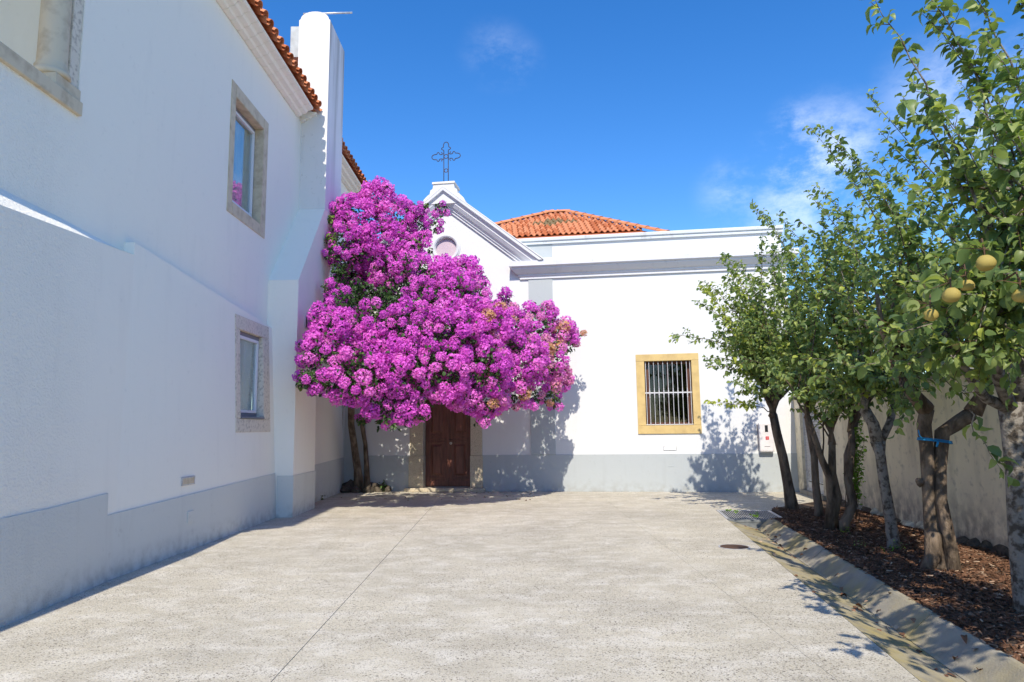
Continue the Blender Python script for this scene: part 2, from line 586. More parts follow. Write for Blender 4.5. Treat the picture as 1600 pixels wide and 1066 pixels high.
def gw(a, out, z=0): return W_O + WD * a + WN * out + Vector((0, 0, z))


# ================================================================== SETTING
tag(obj('terrain', [(-900, -900, -.6), (900, -900, -.6), (900, 900, -.6), (-900, 900, -.6)], [(0, 1, 2, 3)], 'terrain'), kind='structure')

yard = tag(bpy.data.objects.new('courtyard', None), kind='structure')
COL.objects.link(yard)
# slabs of the yard, separated by narrow sawn joints that run along the house
GAP = .006


def lerp_line(y, a, b): return a[0] + (b[0] - a[0]) * (y - a[1]) / (b[1] - a[1])


def gut_x(y): return lerp_line(y, (gu(0, 0).x, gu(0, 0).y), (gu(0, -6).x, gu(0, -6).y))


def slab(xl, xr, ys):
    """xl, xr functions of y; ys the station list"""
    b = B(); n = len(ys)
    V = []
    for y in ys: V += [(xl(y), y, 0), (xr(y), y, 0), (xl(y), y, -.3), (xr(y), y, -.3)]
    Fc = []
    for i in range(n - 1):
        k = i * 4; q = k + 4
        Fc += [(k, k + 1, q + 1, q), (k + 1, k + 3, q + 3, q + 1), (k, q, q + 2, k + 2), (k + 2, q + 2, q + 3, k + 3)]
    Fc += [(0, 2, 3, 1), (4 * n - 4, 4 * n - 3, 4 * n - 1, 4 * n - 2)]
    return b.add(V, Fc).out('concrete_slab', 'washed_concrete', yard)


J1 = lambda y: -1.575 - .012 * (y - 5)
J2 = lambda y: 2.02
YC = 21.0
slab(lambda y: -7.0, lambda y: J1(y) - GAP / 2, [-14, 0, YC])
YX = next(y / 100 for y in range(-500, 900) if gut_x(y / 100) > J2(y) + GAP)
slab(lambda y: J1(y) + GAP / 2, lambda y: min(J2(y) - GAP / 2, gut_x(y)), [-14, 0, YX - .02, YX + .4, YC])
slab(lambda y: J2(y) - .0005, lambda y: gut_x(y), [YX, 6, gu(0, .75).y])
# last strip in front of the chapel and beside the grate
p = [gu(0, .75), gu(.98, .75), gu(.98, 2.05), gu(0, 2.05)]
yA, yB = gu(0, .75).y, gu(0, 2.05).y


def poly_slab(pts, z1=0.0, z0=-.3, mat='washed_concrete', name='concrete_slab', parent=yard):
    n = len(pts)
    V = [(p[0], p[1], z1) for p in pts] + [(p[0], p[1], z0) for p in pts]
    return obj(name, V, [tuple(range(n)), tuple(range(2 * n - 1, n - 1, -1))] + [(i, (i + 1) % n, n + (i + 1) % n, n + i) for i in range(n)], mat, parent)


poly_slab([(J2(9) - .0005, gu(0, .75).y + .003), gu(0, .753).xy[:], gu(0, 2.05).xy[:], (J2(9) - .0005, gu(0, 2.05).y)])
poly_slab([(J2(9) - .0005, gu(0, 2.05).y + .002), gu(0, 2.052).xy[:], gu(1.02, 2.052).xy[:], gw(-.5 + 2.3, -.4).xy[:], gw(-1.2, -.4).xy[:], (J2(9) - .0005, YC)])

# gutter: a shallow V of concrete lengths, then the sloping kerb stones
gut = tag(bpy.data.objects.new('gutter', None), kind='structure')
COL.objects.link(gut)
r = .55
k = 0
while r > -16:
    ln = 1.75 + .25 * math.sin(k * 2.1)
    a, b_ = r, r - ln + .008
    bb = B()
    prof = [(0.004, 0.0), (.22, -.062), (.43, -.125), (.445, -.13), (.445, -.3), (0.004, -.3)]
    bb.sweep([(t, z) for t, z in prof], [lambda t, z, rr=rr: gu(t, rr, z) for rr in (a, (a + b_) / 2, b_)])
    bb.out('gutter_slab', 'gutter_concrete', gut)
    r -= ln; k += 1
r = .55
k = 0
while r > -16:
    ln = .98 + .07 * math.sin(k * 1.7)
    a, b_ = r, r - ln + .006 + .004 * (k % 2)
    dz = random.uniform(-.006, .006)
    bb = B()
    prof = [(.450, -.128), (.475, -.12), (.655, .045 + dz), (.675, .056 + dz), (.712, .056 + dz), (.712, -.3), (.45, -.3)]
    bb.sweep(prof, [lambda t, z, rr=rr: gu(t, rr, z) for rr in (a, (a + b_) / 2, b_)])
    bb.out('kerb_stone', 'kerb_slope', gut)
    r -= ln; k += 1

# bed of bark mulch under the trees
MB0, MB1 = .737, 2.0
bed = [gu(.714, -16), gu(.714, .55), gu(1.02, .78), gu(1.02, 2.05), gw(1.95, .02), gw(28, .02)]
bb = B()
V = [(p.x, p.y, .035) for p in bed] + [(p.x, p.y, -.3) for p in bed]
n = len(bed)
tag(bb.add(V, [tuple(range(n)), tuple(range(2 * n - 1, n - 1, -1))] + [(i, (i + 1) % n, n + (i + 1) % n, n + i) for i in range(n)]).out('planting_bed', 'earth'), kind='structure')


# ================================================================== CHAPEL
chap = thing('chapel', 'white chapel front with gable, brown double door and barred window', 'chapel', CH_O, -CH_A)
loc = lambda a, b, d: Vector((a, d, b))            # (along the front, height, depth) -> local
door = (-1.645, -.415, .12, 2.62)
win = (4.035, 5.18, 1.61, 3.20)
rc, rr_ = (-1.06, 6.37), .285
circ = [(rc[0] + rr_ * math.cos(2 * math.pi * k / 40), rc[1] + rr_ * math.sin(2 * math.pi * k / 40)) for k in range(40)]
rect = lambda a: [(a[0], a[2]), (a[1], a[2]), (a[1], a[3]), (a[0], a[3])]
bb = B().plate([(-3.86, 0), (7.56, 0), (7.56, 5.62), (1.45, 5.62), (1.45, 5.72), (-1.06, 7.70), (-3.55, 5.76), (-3.86, 5.62)],
               [rect((-2.0, -.10, .001, 2.95)), rect((3.90, 5.30, 1.46, 3.32)), circ], loc, 0, .42)
bb.out('wall', 'chapel_plaster', chap)
# plinth
for a, b_ in ((-3.2, -2.025), (-.095, 7.55)):
    bev_box('plinth', 'chapel_grey', chap, a, b_, -.012, .02, 0, .91, .004)
# pilasters
bev_box('pilaster', 'chapel_grey', chap, 1.15, 1.775, -.026, .02, .912, 5.44, .004)
bev_box('pilaster', 'chapel_grey', chap, -3.80, -3.215, -.026, .02, 0, 5.44, .004)
# horizontal cornice with a return at its left end
CP = [(0, 0), (.30, 0), (.30, -.13), (.285, -.145), (.255, -.15), (.24, -.165), (.24, -.19), (.225, -.205), (.16, -.27), (.10, -.31), (.085, -.315), (.085, -.35), (.05, -.37), (.05, -.43), (0, -.43)]
z0 = 5.85
st = [lambda p, d: Vector((.98 - p, .3, z0 + d)), lambda p, d: Vector((.98 - p, -p, z0 + d)), lambda p, d: Vector((7.52 + p, -p, z0 + d)), lambda p, d: Vector((7.52 + p, .4, z0 + d))]
B().sweep(CP, st).out('cornice', 'trim_paint', chap)
# cornice at the left foot of the gable
st = [lambda p, d: Vector((-3.83, -p, z0 + d)), lambda p, d: Vector((-3.15 + p, -p, z0 + d)), lambda p, d: Vector((-3.15 + p, .3, z0 + d))]
B().sweep(CP, st).out('cornice', 'trim_paint', chap)
# raking mouldings of the gable
GP = [(-.30, .0), (.34, .0), (.34, .06), (.325, .075), (.30, .08), (.28, .10), (.24, .15), (.24, .175), (.225, .19), (.17, .26), (.11, .30), (.10, .305), (.10, .335), (.055, .36), (.055, .40), (.0, .40), (-.30, .40)]
ap = Vector((-1.06, 0, 7.95))
th = math.atan2(7.95 - 5.86, 1.57 + 1.06)
for sg in (1, -1):
    def stn(x):
        # at distance x from the apex: section square to the front, cut upright
        return lambda p, d: Vector((ap.x + sg * x, -p, ap.z - x * math.tan(th) - d / math.cos(th)))
    xe = 2.62 if sg > 0 else 2.60
    # the foot of the rake dies into the cornice: lower stations clipped at its top
    def foot(x):
        return lambda p, d: Vector((ap.x + sg * (x - d / math.sin(th)), -p * .999, 5.853))
    B().sweep(GP, [stn(0), stn(1.0), foot(xe)]).out('raking_moulding', 'trim_paint', chap)
    bt = B()
    bt.prism([(ap.x + sg * 0, 7.955), (ap.x + sg * 2.64, 7.955 - 2.64 * math.tan(th)), (ap.x + sg * 2.64, 7.93 - 2.64 * math.tan(th) + .06), (ap.x, 7.955 + .035)], loc, -.345, .32)
    bt.out('gable_coping', 'chapel_plaster', chap)
# pedestal on the apex
ped = [(-1.66, 7.52), (-1.60, 7.66), (-1.50, 7.76), (-1.44, 7.80), (-1.42, 7.90), (-1.36, 7.94), (-1.34, 8.06), (-.78, 8.06), (-.76, 7.94), (-.70, 7.90), (-.68, 7.80), (-.62, 7.76), (-.52, 7.66), (-.46, 7.52)]
B().prism(ped, loc, -.26, .32).out('pedestal', 'chapel_plaster', chap)
bev_box('pedestal_cap', 'cream_plaster', chap, -1.37, -.75, -.29, .35, 8.062, 8.12, .01)
# roundel
bb = B()
prof = [(.30, .03), (.30, -.03), (.33, -.05), (.36, -.05), (.375, -.035), (.375, -.02), (.40, -.02), (.405, .0), (.405, .03)]
n = 48
V = [(rc[0] + q * math.cos(2 * math.pi * k / n), d, rc[1] + q * math.sin(2 * math.pi * k / n)) for q, d in prof for k in range(n)]
m_ = len(prof)
ring = bb.add(V, [(i * n + k, i * n + (k + 1) % n, ((i + 1) % m_) * n + (k + 1) % n, ((i + 1) % m_) * n + k) for i in range(m_) for k in range(n)]).out('round_window_frame', 'trim_paint', chap)
B().prism(circ, loc, .07, .09).out('pane', 'roundel_glass', ring)
# parapet
bb = B().box(.9, 7.5, .10, .42, 5.86, 6.36)
bb.out('parapet', 'chapel_plaster', chap)
bev_box('parapet_pier', 'chapel_grey', chap, .75, 1.78, .088, .2, 5.86, 6.36, .004)
B().prism([(-.03, 5.852), (.098, 5.852), (.098, 6.0), (.085, 6.0)], lambda a, b, d: Vector((d, a, b)), 1.0, 7.5).out('parapet_flashing', 'coping_paint', chap)
CO = [(.38, 0), (-.06, 0), (-.06, .045), (-.04, .07), (-.09, .09), (-.09, .15), (-.06, .175), (.38, .20)]
B().prism([(.10 + a, 6.362 + b) for a, b in CO], lambda a, b, d: Vector((d, a, b)), .7, 7.56).out('parapet_coping', 'coping_paint', chap)
# body of the building behind the front
B().box(-3.8, 7.54, .45, 9, 5.60, 5.72).out('flat_roof', 'kerb_concrete', chap)
B().box(7.24, 7.54, .425, 9, 0, 5.595).out('wall', 'chapel_plaster', chap)
B().box(-3.8, 7.235, 8.7, 9, 0, 5.595).out('wall', 'chapel_plaster', chap)
B().box(-3.6, 5.8, 3.2, 8.6, 5.725, 7.22).out('upper_wall', 'chapel_plaster', chap)
# tiled hip roof further back
ex, ez, ey = (-3.35, 5.0), 7.27, 3.0
rx, rz_, ry = (1.15, 1.80), 9.08, 6.0
by = 9.0
hipV = [(ex[0], ey, ez), (ex[1], ey, ez), (rx[1], ry, rz_), (rx[0], ry, rz_), (ex[0], by, ez), (ex[1], by, ez)]
roof = obj('roof', [(x, y, z - .05) for x, y, z in hipV], [(0, 1, 2, 3), (1, 5, 2), (4, 0, 3), (5, 4, 3, 2), (0, 4, 5, 1)], 'terracotta', chap)


def tile_mesh(name, w, ln, rise, mat, flare=.012):
    """S-curved clay tile: long axis +Y uphill, lower lip at y=0"""
    n = 6; V = []; Fc = []
    for j, (y, lift) in enumerate(((0, 0), (ln, 0))):
        for i in range(n + 1):
            x = -w / 2 + w * i / n
            a = i / n
            h = rise * (math.sin(math.pi * min(1, a / .62)) if a < .62 else -.25 * math.sin(math.pi * (a - .62) / .38))
            V.append((x, y, h + lift))
    for i in range(n + 1): V.append((V[i][0], 0, V[i][2] - .022))
    for i in range(n):
        Fc.append((i, i + 1, n + 2 + i, n + 1 + i)); Fc.append((2 * n + 2 + i, 2 * n + 3 + i, i + 1, i))
    return mesh(name, V, Fc, mat, False)


sl = math.hypot(ry - ey, rz_ - ez)
up = Vector((0, (ry - ey) / sl, (rz_ - ez) / sl))
nrm = Vector((0, -up.z, up.y))
TW, TL = .185, .265
tiles = [tile_mesh('roof_tile', TW, TL + .07, .055, 'terracotta_pale'), tile_mesh('roof_tile', TW, TL + .07, .055, 'terracotta'), tile_mesh('roof_tile', TW, TL + .07, .055, 'terracotta_mossy')]
row = 0
s_ = .66
while s_ < sl - .05:
    f = s_ / sl
    xa, xb = ex[0] + (rx[0] - ex[0]) * f, ex[1] + (rx[1] - ex[1]) * f
    nx = max(1, int((xb - xa - .1) / TW))
    for i in range(nx):
        x = (xa + xb) / 2 + (i - (nx - 1) / 2) * TW
        P = Vector((x, ey, ez)) + up * (s_ + random.uniform(-.008, .008)) + nrm * .012
        if x < -1.6: continue
        dx, dz = (x - 1.35) / .75, (s_ - 2.0) / .30
        moss = dx * dx + dz * dz < 1 + random.uniform(-.3, .3)
        me = tiles[2] if moss else tiles[0 if random.random() < .7 else 1]
        link('roof_tile', me, roof, Matrix.Translation(P) @ Matrix((((1, up.x, nrm.x, 0), (0, up.y, nrm.y, 0), (0, up.z, nrm.z, 0), (0, 0, 0, 1)))) @ Matrix.Rotation(random.uniform(-.02, .02), 4, 'X'))
    s_ += TL; row += 1


def ridge_mesh(ln, r):
    n = 7; V = []; Fc = []
    for j, (y, q) in enumerate(((0, r * 1.12), (.04, r * 1.12), (.05, r), (ln + .04, r * .9))):
        for i in range(n + 1):
            a = math.pi * i / n
            V.append((math.cos(a) * q, y, math.sin(a) * q * .8))
    for j in range(3):
        for i in range(n): Fc.append((j * (n + 1) + i, j * (n + 1) + i + 1, (j + 1) * (n + 1) + i + 1, (j + 1) * (n + 1) + i))
    return mesh('ridge_tile', V, Fc, 'terracotta_pale', False)


rm = ridge_mesh(.42, .12)
for a, b_ in ((Vector((ex[0], ey, ez)), Vector((rx[0], ry, rz_))), (Vector((ex[1], ey, ez)), Vector((rx[1], ry, rz_))), (Vector((rx[0] - .1, ry, rz_)), Vector((rx[1] + .1, ry, rz_)))):
    d = b_ - a; ln = d.length; d.normalize()
    side = d.cross(Vector((0, 0, 1))).normalized(); upv = side.cross(d)
    s_ = 0
    while s_ < ln - .2:
        P = a + d * s_ + upv * .03
        link('ridge_tile', rm, roof, Matrix(((side.x, d.x, upv.x, P.x), (side.y, d.y, upv.y, P.y), (side.z, d.z, upv.z, P.z), (0, 0, 0, 1))))
        s_ += .42
# door surround: stone blocks
for a, b_, c, d in ((-2.035, -1.645, .09, .895), (-.415, -.085, .09, .895)):
    bev_box('jamb_stone', 'granite_jamb', chap, a, b_, -.045, .34, c, d, .008)
for a, b_, c, d in ((-2.015, -1.655, .899, 2.62), (-.405, -.105, .899, 2.62)):
    bev_box('jamb_stone', 'granite_jamb', chap, a, b_, -.03, .34, c, d, .008)
bev_box('lintel_stone', 'granite_jamb', chap, -2.015, -.105, -.03, .34, 2.624, 2.94, .008)
bev_box('doorstep', 'granite_jamb', chap, -2.12, -.02, -.16, .40, 0.0, .086, .012)
# double door
for sg, (a, b_) in ((-1, (-1.64, -1.032)), (1, (-1.028, -.42))):
    leaf = bev_box('door_leaf', 'brown_wood', chap, a, b_, .17, .215, .10, 2.618, .004)
    w0, w1 = a + .085, b_ - .085
    for zb, zt in ((.31, 1.26), (1.40, 2.45)):
        # moulded frame and raised field
        fr = B()
        for (x0, x1, q0, q1) in ((w0, w1, zb, zb + .03), (w0, w1, zt - .03, zt), (w0, w0 + .03, zb + .031, zt - .031), (w1 - .03, w1, zb + .031, zt - .031)):
            fr.box(x0, x1, .150, .169, q0, q1, .006)
        fr.out('panel_moulding', 'brown_wood', leaf)
        x0, x1, q0, q1 = w0 + .07, w1 - .07, zb + .08, zt - .08
        e = .05
        B().add([(x0, .169, q0), (x1, .169, q0), (x1, .169, q1), (x0, .169, q1), (x0 + e, .138, q0 + e), (x1 - e, .138, q0 + e), (x1 - e, .138, q1 - e), (x0 + e, .138, q1 - e)],
                [(0, 1, 5, 4), (1, 2, 6, 5), (2, 3, 7, 6), (3, 0, 4, 7), (4, 5, 6, 7)]).out('panel', 'brown_wood', leaf)
    bev_box('rail', 'brown_wood', leaf, a + .02, b_ - .02, .150, .169, .13, .24, .005)
    bev_box('rail', 'brown_wood', leaf, a + .07, b_ - .07, .146, .169, 1.295, 1.335, .008)
B().box(-1.05, -1.006, .145, .169, .12, 2.60, .006).out('astragal', 'brown_wood', chap)
n = 16
V = [(-1.0 + .04 + .032 * math.cos(2 * math.pi * k / n), .128, 1.21 + .032 * math.sin(2 * math.pi * k / n)) for k in range(n)]
es = obj('escutcheon', V + [(v[0], .150, v[2]) for v in V], [tuple(range(n))] + [(i, (i + 1) % n, n + (i + 1) % n, n + i) for i in range(n)], 'escutcheon', chap)
bev_box('keyhole', 'iron', es, -.966, -.954, .124, .1275, 1.196, 1.224, .001)
B().tube([(-.99, .14, 1.30), (-.99, .10, 1.30), (-.93, .095, 1.30), (-.90, .10, 1.295)], .011, 8).out('handle', 'iron', chap)
# barred window
wn = bev_box('window_lintel', 'ochre_stone', chap, 3.83, 5.36, -.022, .2, 3.204, 3.375, .006)
bev_box('window_sill', 'ochre_stone', chap, 3.83, 5.36, -.03, .2, 1.40, 1.606, .006)
bev_box('window_jamb', 'ochre_stone', chap, 3.832, 4.035, -.022, .2, 1.61, 3.20, .006)
bev_box('window_jamb', 'ochre_stone', chap, 5.18, 5.358, -.022, .2, 1.61, 3.20, .006)
sash = B()
for a in ((4.037, 4.11, 1.612, 3.198), (5.105, 5.178, 1.612, 3.198), (4.112, 5.103, 3.13, 3.198), (4.112, 5.103, 1.612, 1.68), (4.59, 4.63, 1.682, 3.128)):
    sash.box(a[0], a[1], .18, .23, a[2], a[3], .006)
sash = sash.out('window_sash', 'shutter_wood', chap)
B().box(4.112, 4.588, .20, .206, 1.682, 3.128).out('pane', 'dark_glass', sash)
B().box(4.632, 5.103, .20, .206, 1.682, 3.128).out('pane', 'dark_glass', sash)
for x in (4.09, 5.06):
    bev_box('shutter', 'shutter_wood', chap, x, x + .07, .10, .175, 1.62, 3.0, .006)
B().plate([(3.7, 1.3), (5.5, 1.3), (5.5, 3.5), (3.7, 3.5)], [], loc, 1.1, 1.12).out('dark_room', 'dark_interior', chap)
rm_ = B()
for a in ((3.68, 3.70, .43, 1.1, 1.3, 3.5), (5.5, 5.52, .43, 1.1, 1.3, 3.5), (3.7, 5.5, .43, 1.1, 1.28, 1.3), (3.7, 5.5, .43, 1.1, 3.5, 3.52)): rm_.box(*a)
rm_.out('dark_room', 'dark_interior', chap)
grille = B()
grille.box(4.037, 5.178, .035, .05, 2.395, 2.425, .004)
grille.box(4.037, 5.178, .035, .05, 1.615, 1.635, .004)
grille.box(4.06, 4.075, .035, .05, 1.636, 3.19, .003)
grille.box(5.142, 5.157, .035, .05, 1.636, 3.19, .003)
grille = grille.out('window_grille', 'white_metal', chap)
barp = [(.0105, 1.60), (.0105, 1.62), (.02, 1.63), (.016, 1.66), (.0105, 1.69), (.0105, 2.28), (.018, 2.31), (.012, 2.33), (.021, 2.36), (.022, 2.385), (.014, 2.41), (.022, 2.435), (.021, 2.46), (.012, 2.49), (.0175, 2.51), (.0105, 2.54), (.0105, 3.12), (.017, 3.14), (.0105, 3.17), (.0105, 3.2)]
bme = None
for i in range(9):
    x = 4.035 + 1.145 * (i + 1) / 10
    if bme is None:
        bme = B().lathe([(r_ * .78, h_) for r_, h_ in barp], (0, .0425, 0), 8).out('grille_bar', 'white_metal', grille, True); bme.location.x = x
    else:
        o = bme.copy(); COL.objects.link(o); o.location.x = x
# wall vents
vt = B()
for a in ((4.43, 4.74, 1.085, 1.10), (4.43, 4.74, 1.0, 1.015), (4.43, 4.45, 1.016, 1.084), (4.72, 4.74, 1.016, 1.084)): vt.box(a[0], a[1], -.014, .0, a[2], a[3], .003)
vt = vt.out('vent_frame', 'galvanised', chap)
bev_box('vent_back', 'dark_interior', vt, 4.451, 4.719, -.006, -.001, 1.017, 1.083, .001)
for i in range(3): B().add([(4.452, -.012, 1.022 + i * .022), (4.718, -.012, 1.022 + i * .022), (4.718, -.007, 1.037 + i * .022), (4.452, -.007, 1.037 + i * .022)], [(0, 1, 2, 3)]).out('vent_slat', 'galvanised', vt)
bev_box('cover_plate', 'chapel_grey', chap, 4.53, 4.66, -.018, -.0125, .60, .625, .002)

# wrought iron cross on the pedestal
cx = thing('iron_cross', 'black wrought iron outline cross on top of the chapel gable', 'cross', ch(-1.06, .02, 8.12), -CH_A)
bb = B()
hw = .062
tb = lambda pts, r=.011: bb.tube([(x, 0, z) for x, z in pts], r, 6)
yc = .82
arm = .34


def bud(cx_, cz, dx, dz, ln):
    """budded end of an arm: three-lobed outline from the two rails"""
    px, pz = -dz, dx
    P = lambda a, t: (cx_ + dx * a + px * t, cz + dz * a + pz * t)
    pts = [P(.10, hw), P(ln * .42, hw)]
    for w in range(0, 9): pts.append(P(ln * .60 - .035 + .07 * math.sin(-math.pi * .5 + math.pi * w / 8) * .5 + .02, hw + .045 * math.sin(math.pi * w / 8) + .018))
    tip = [P(ln * .72 + (ln * .30) * math.sin(math.pi * w / 12) ** .8, (hw + .012) * math.cos(math.pi * w / 12)) for w in range(13)]
    pts += tip
    oth = [P(.10, -hw), P(ln * .42, -hw)]
    for w in range(0, 9): oth.append(P(ln * .60 - .035 + .07 * math.sin(-math.pi * .5 + math.pi * w / 8) * .5 + .02, -hw - .045 * math.sin(math.pi * w / 8) - .018))
    pts += list(reversed(oth))
    tb(pts)


tb([(-hw, 0), (-hw, yc - .06)]); tb([(hw, 0), (hw, yc - .06)])
bud(0, yc, 1, 0, arm + .05); bud(0, yc, -1, 0, arm + .05); bud(0, yc, 0, 1, arm + .06)
tb([(-hw, yc - .07), (-hw, yc + .16)]); tb([(hw, yc - .07), (hw, yc + .16)])
bb.out('frame', 'iron', cx, True)
for z, r_ in ((yc, .058), (.42, .05), (.05, .05)):
    bb = B(); bb.tube([(r_ * math.cos(2 * math.pi * k / 14), 0, z + r_ * math.sin(2 * math.pi * k / 14)) for k in range(15)], .010, 6)
    bb.out('ring', 'rusty_iron', cx, True)
for sx in (1, -1):
    for sz in (1, -1):
        bb = B(); tb([(sx * hw, yc + sz * (hw + .01)), (sx * (hw + .05), yc + sz * (hw + .03)), (sx * (hw + .07), yc + sz * (hw + .065)), (sx * (hw + .045), yc + sz * (hw + .06))], .009)
        bb.out('scroll', 'rusty_iron', cx, True)

# hose cabinet
cab = thing('hose_cabinet', 'white wall cabinet with small red square behind the first tree', 'cabinet', ch(6.84, -.013, 0), -CH_A)
bev_box('body', 'cabinet_white', cab, -.165, .165, -.14, .0, .95, 1.64, .03)
bev_box('back_plate', 'grey_print', cab, -.185, .185, -.012, -.0005, .99, 1.60, .004)
bev_box('window', 'dark_interior', cab, -.03, .04, -.1425, -.141, 1.42, 1.58, .0005)
bev_box('red_sign', 'red_print', cab, -.025, .05, -.1425, -.141, 1.235, 1.315, .0005)
bev_box('sign_mark', 'cabinet_white', cab, .005, .012, -.144, -.1428, 1.25, 1.30, .0003)
bev_box('label_strip', 'grey_print', cab, -.06, .07, -.1425, -.141, 1.07, 1.085, .0005)

# ================================================================== HOUSE ON THE LEFT
hs_ = thing('house', 'two storey white house with stone framed windows and clay tile eave', 'house', (-4.6, 10, 0))
XU = -4.68


def base_x(y):
    P = [(-8, -4.2), (4.5, -4.27), (5.94, -4.29), (7.73, -4.425), (12.9, -4.40), (20, -4.44)]
    for (a, xa), (b_, xb) in zip(P, P[1:]):
        if y <= b_: return xa + (xb - xa) * (y - a) / (b_ - a)
    return P[-1][1]


def top_x(y):
    P = [(-8, -4.36), (5.7, -4.38), (8.05, -4.55), (12.9, -4.58), (20, -4.60)]
    for (a, xa), (b_, xb) in zip(P, P[1:]):
        if y <= b_: return xa + (xb - xa) * (y - a) / (b_ - a)
    return P[-1][1]


def lowx(y, z): return base_x(y) + (top_x(y) - base_x(y)) * max(0, z) / 3.6


lw_f = lambda y, z, d: Vector((lowx(y, z) + d, y, z))
W1 = (11.30, 12.35, 1.80, 3.28)           # lower window opening
W2 = (11.07, 12.36, 5.42, 7.27)           # upper window opening
LG = (2.7, 7.02, 5.16, 8.2)               # loggia opening
near_top = lambda y: 3.55 + .17 * (y - 5.7) / 2.35
bb = B()
near = [(-8, 0), (4.5, 0), (5.94, 0), (6.8, 0), (7.0, 0), (7.0, near_top(7.0)), (5.7, 3.55), (-8, 3.4)]
bb.plate(near, [], lw_f, 0, -.2)
bb.out('lower_wall', 'white_plaster', hs_)
bb = B()
mid = [(7.0, 0), (7.73, 0), (8.05, 0), (8.05, near_top(8.05)), (7.0, near_top(7.0))]
bb.plate(mid, [], lw_f, 0, -.2)
far = [(8.051, 0), (12.9, 0), (12.9, 3.53), (8.051, 3.88)]
bb.plate(far, [rect((11.2, 12.45, 1.70, 3.36))], lw_f, 0, -.2)
bb.plate([(14.3, 0), (18.95, 0), (18.95, 3.5), (14.3, 3.5)], [], lw_f, 0, -.2)
bb.out('lower_wall', 'white_plaster', hs_)
# sloping shoulder between the thick lower wall and the upper wall
ys = [-8, 0, 3, 5.7, 6.8, 8.05]
hz = {-8: .30, 0: .28, 3: .27, 5.7: .30, 6.8: .20, 8.05: .05}
V = []
for y in ys:
    zt = near_top(y) if y >= 5.7 else 3.4 + .15 * (y + 8) / 13.7
    V += [(top_x(y) - .002, y, zt), (XU - .01, y, zt + hz[y])]
obj('wall_shoulder', V, [(2 * i, 2 * i + 2, 2 * i + 3, 2 * i + 1) for i in range(len(ys) - 1)], 'white_plaster', hs_)
# upper wall
bb = B()
bb.plate([(3.2, 3.3), (19.2, 3.3), (19.2, 8.56), (3.2, 8.56), (3.2, 8.2), (7.02, 8.2), (7.02, 5.16), (3.2, 5.16)], [rect((10.98, 12.48, 5.33, 7.38))], lambda y, z, d: Vector((XU + d, y, z)), 0, -.3)
bb.out('upper_wall', 'white_plaster', hs_)
B().box(-9.5, XU - .302, 3.2, 3.5, 0, 5.0).out('upper_wall', 'white_plaster', hs_)
B().box(-9.5, -4.4, -8, 3.18, 3.2, 3.42).out('terrace', 'kerb_concrete', hs_)
# loggia: inner walls and floor
B().box(XU - 1.6, XU - 1.5, 3.51, 7.4, 4.9, 8.5).out('loggia_wall', 'white_plaster', hs_)
B().box(XU - 1.498, XU - .302, 7.3, 7.4, 4.9, 8.5).out('loggia_wall', 'white_plaster', hs_)
B().box(XU - 1.498, XU - .302, 3.51, 7.29, 4.95, 5.10).out('loggia_floor', 'limestone', hs_)
B().box(XU - 1.498, XU - .302, 3.51, 7.29, 8.3, 8.4).out('loggia_ceiling', 'white_plaster', hs_)
bb = B().box(XU - .32, XU + .045, 3.3, 7.04, 5.0, 5.155, .012)
sill = bb.out('loggia_sill', 'limestone', hs_)
# engaged column with base on a block
bev_box('column_plinth', 'limestone', hs_, XU - .30, XU + .02, 6.62, 7.03, 5.158, 5.29, .012)
col = B().lathe([(.17, 5.292), (.18, 5.31), (.18, 5.34), (.165, 5.36), (.15, 5.37), (.16, 5.40), (.145, 5.425), (.14, 5.46), (.137, 6.5), (.13, 8.0)], (XU - .13, 6.76, 0), 28)
col.out('column', 'limestone', hs_, True)
B().lathe([(.10, 5.158), (.10, 8.2)], (XU - .18, 3.4, 0), 20).out('column', 'limestone', hs_, True)
bev_box('column_backing', 'pale_limestone', hs_, XU - .26, XU - .012, 6.87, 7.018, 5.292, 8.19, .01)
# plinth of the house, with its step
PT = .013
pb = B()


def plinth_run(y0, y1, za, zb, mat):
    ysx = [y0] + [q for q in (4.5, 5.94, 7.73) if y0 < q < y1] + [y1]
    V = []
    for y in ysx:
        zt = za + (zb - za) * (y - y0) / (y1 - y0)
        V += [(base_x(y) + PT, y, 0), (lowx(y, zt) + PT, y, zt), (lowx(y, zt) - .02, y, zt)]
    Fc = []
    for i in range(len(ysx) - 1):
        k = 3 * i
        Fc += [(k, k + 3, k + 4, k + 1), (k + 1, k + 4, k + 5, k + 2)]
    n_ = len(ysx)
    e = len(V); V += [(base_x(y0) - .02, y0, 0), (base_x(y1) - .02, y1, 0)]
    Fc += [(0, 1, 2, e), (3 * n_ - 3, e + 1, 3 * n_ - 1, 3 * n_ - 2)]
    obj('plinth', V, Fc, mat, hs_)


plinth_run(-8, 6.6, .72, .90, 'grey_rough_paint')
plinth_run(6.6, 7.60, .90, .94, 'grey_paint')
plinth_run(7.60, 12.888, .70, .81, 'grey_paint')
plinth_run(14.41, 18.6, .80, .88, 'grey_paint')
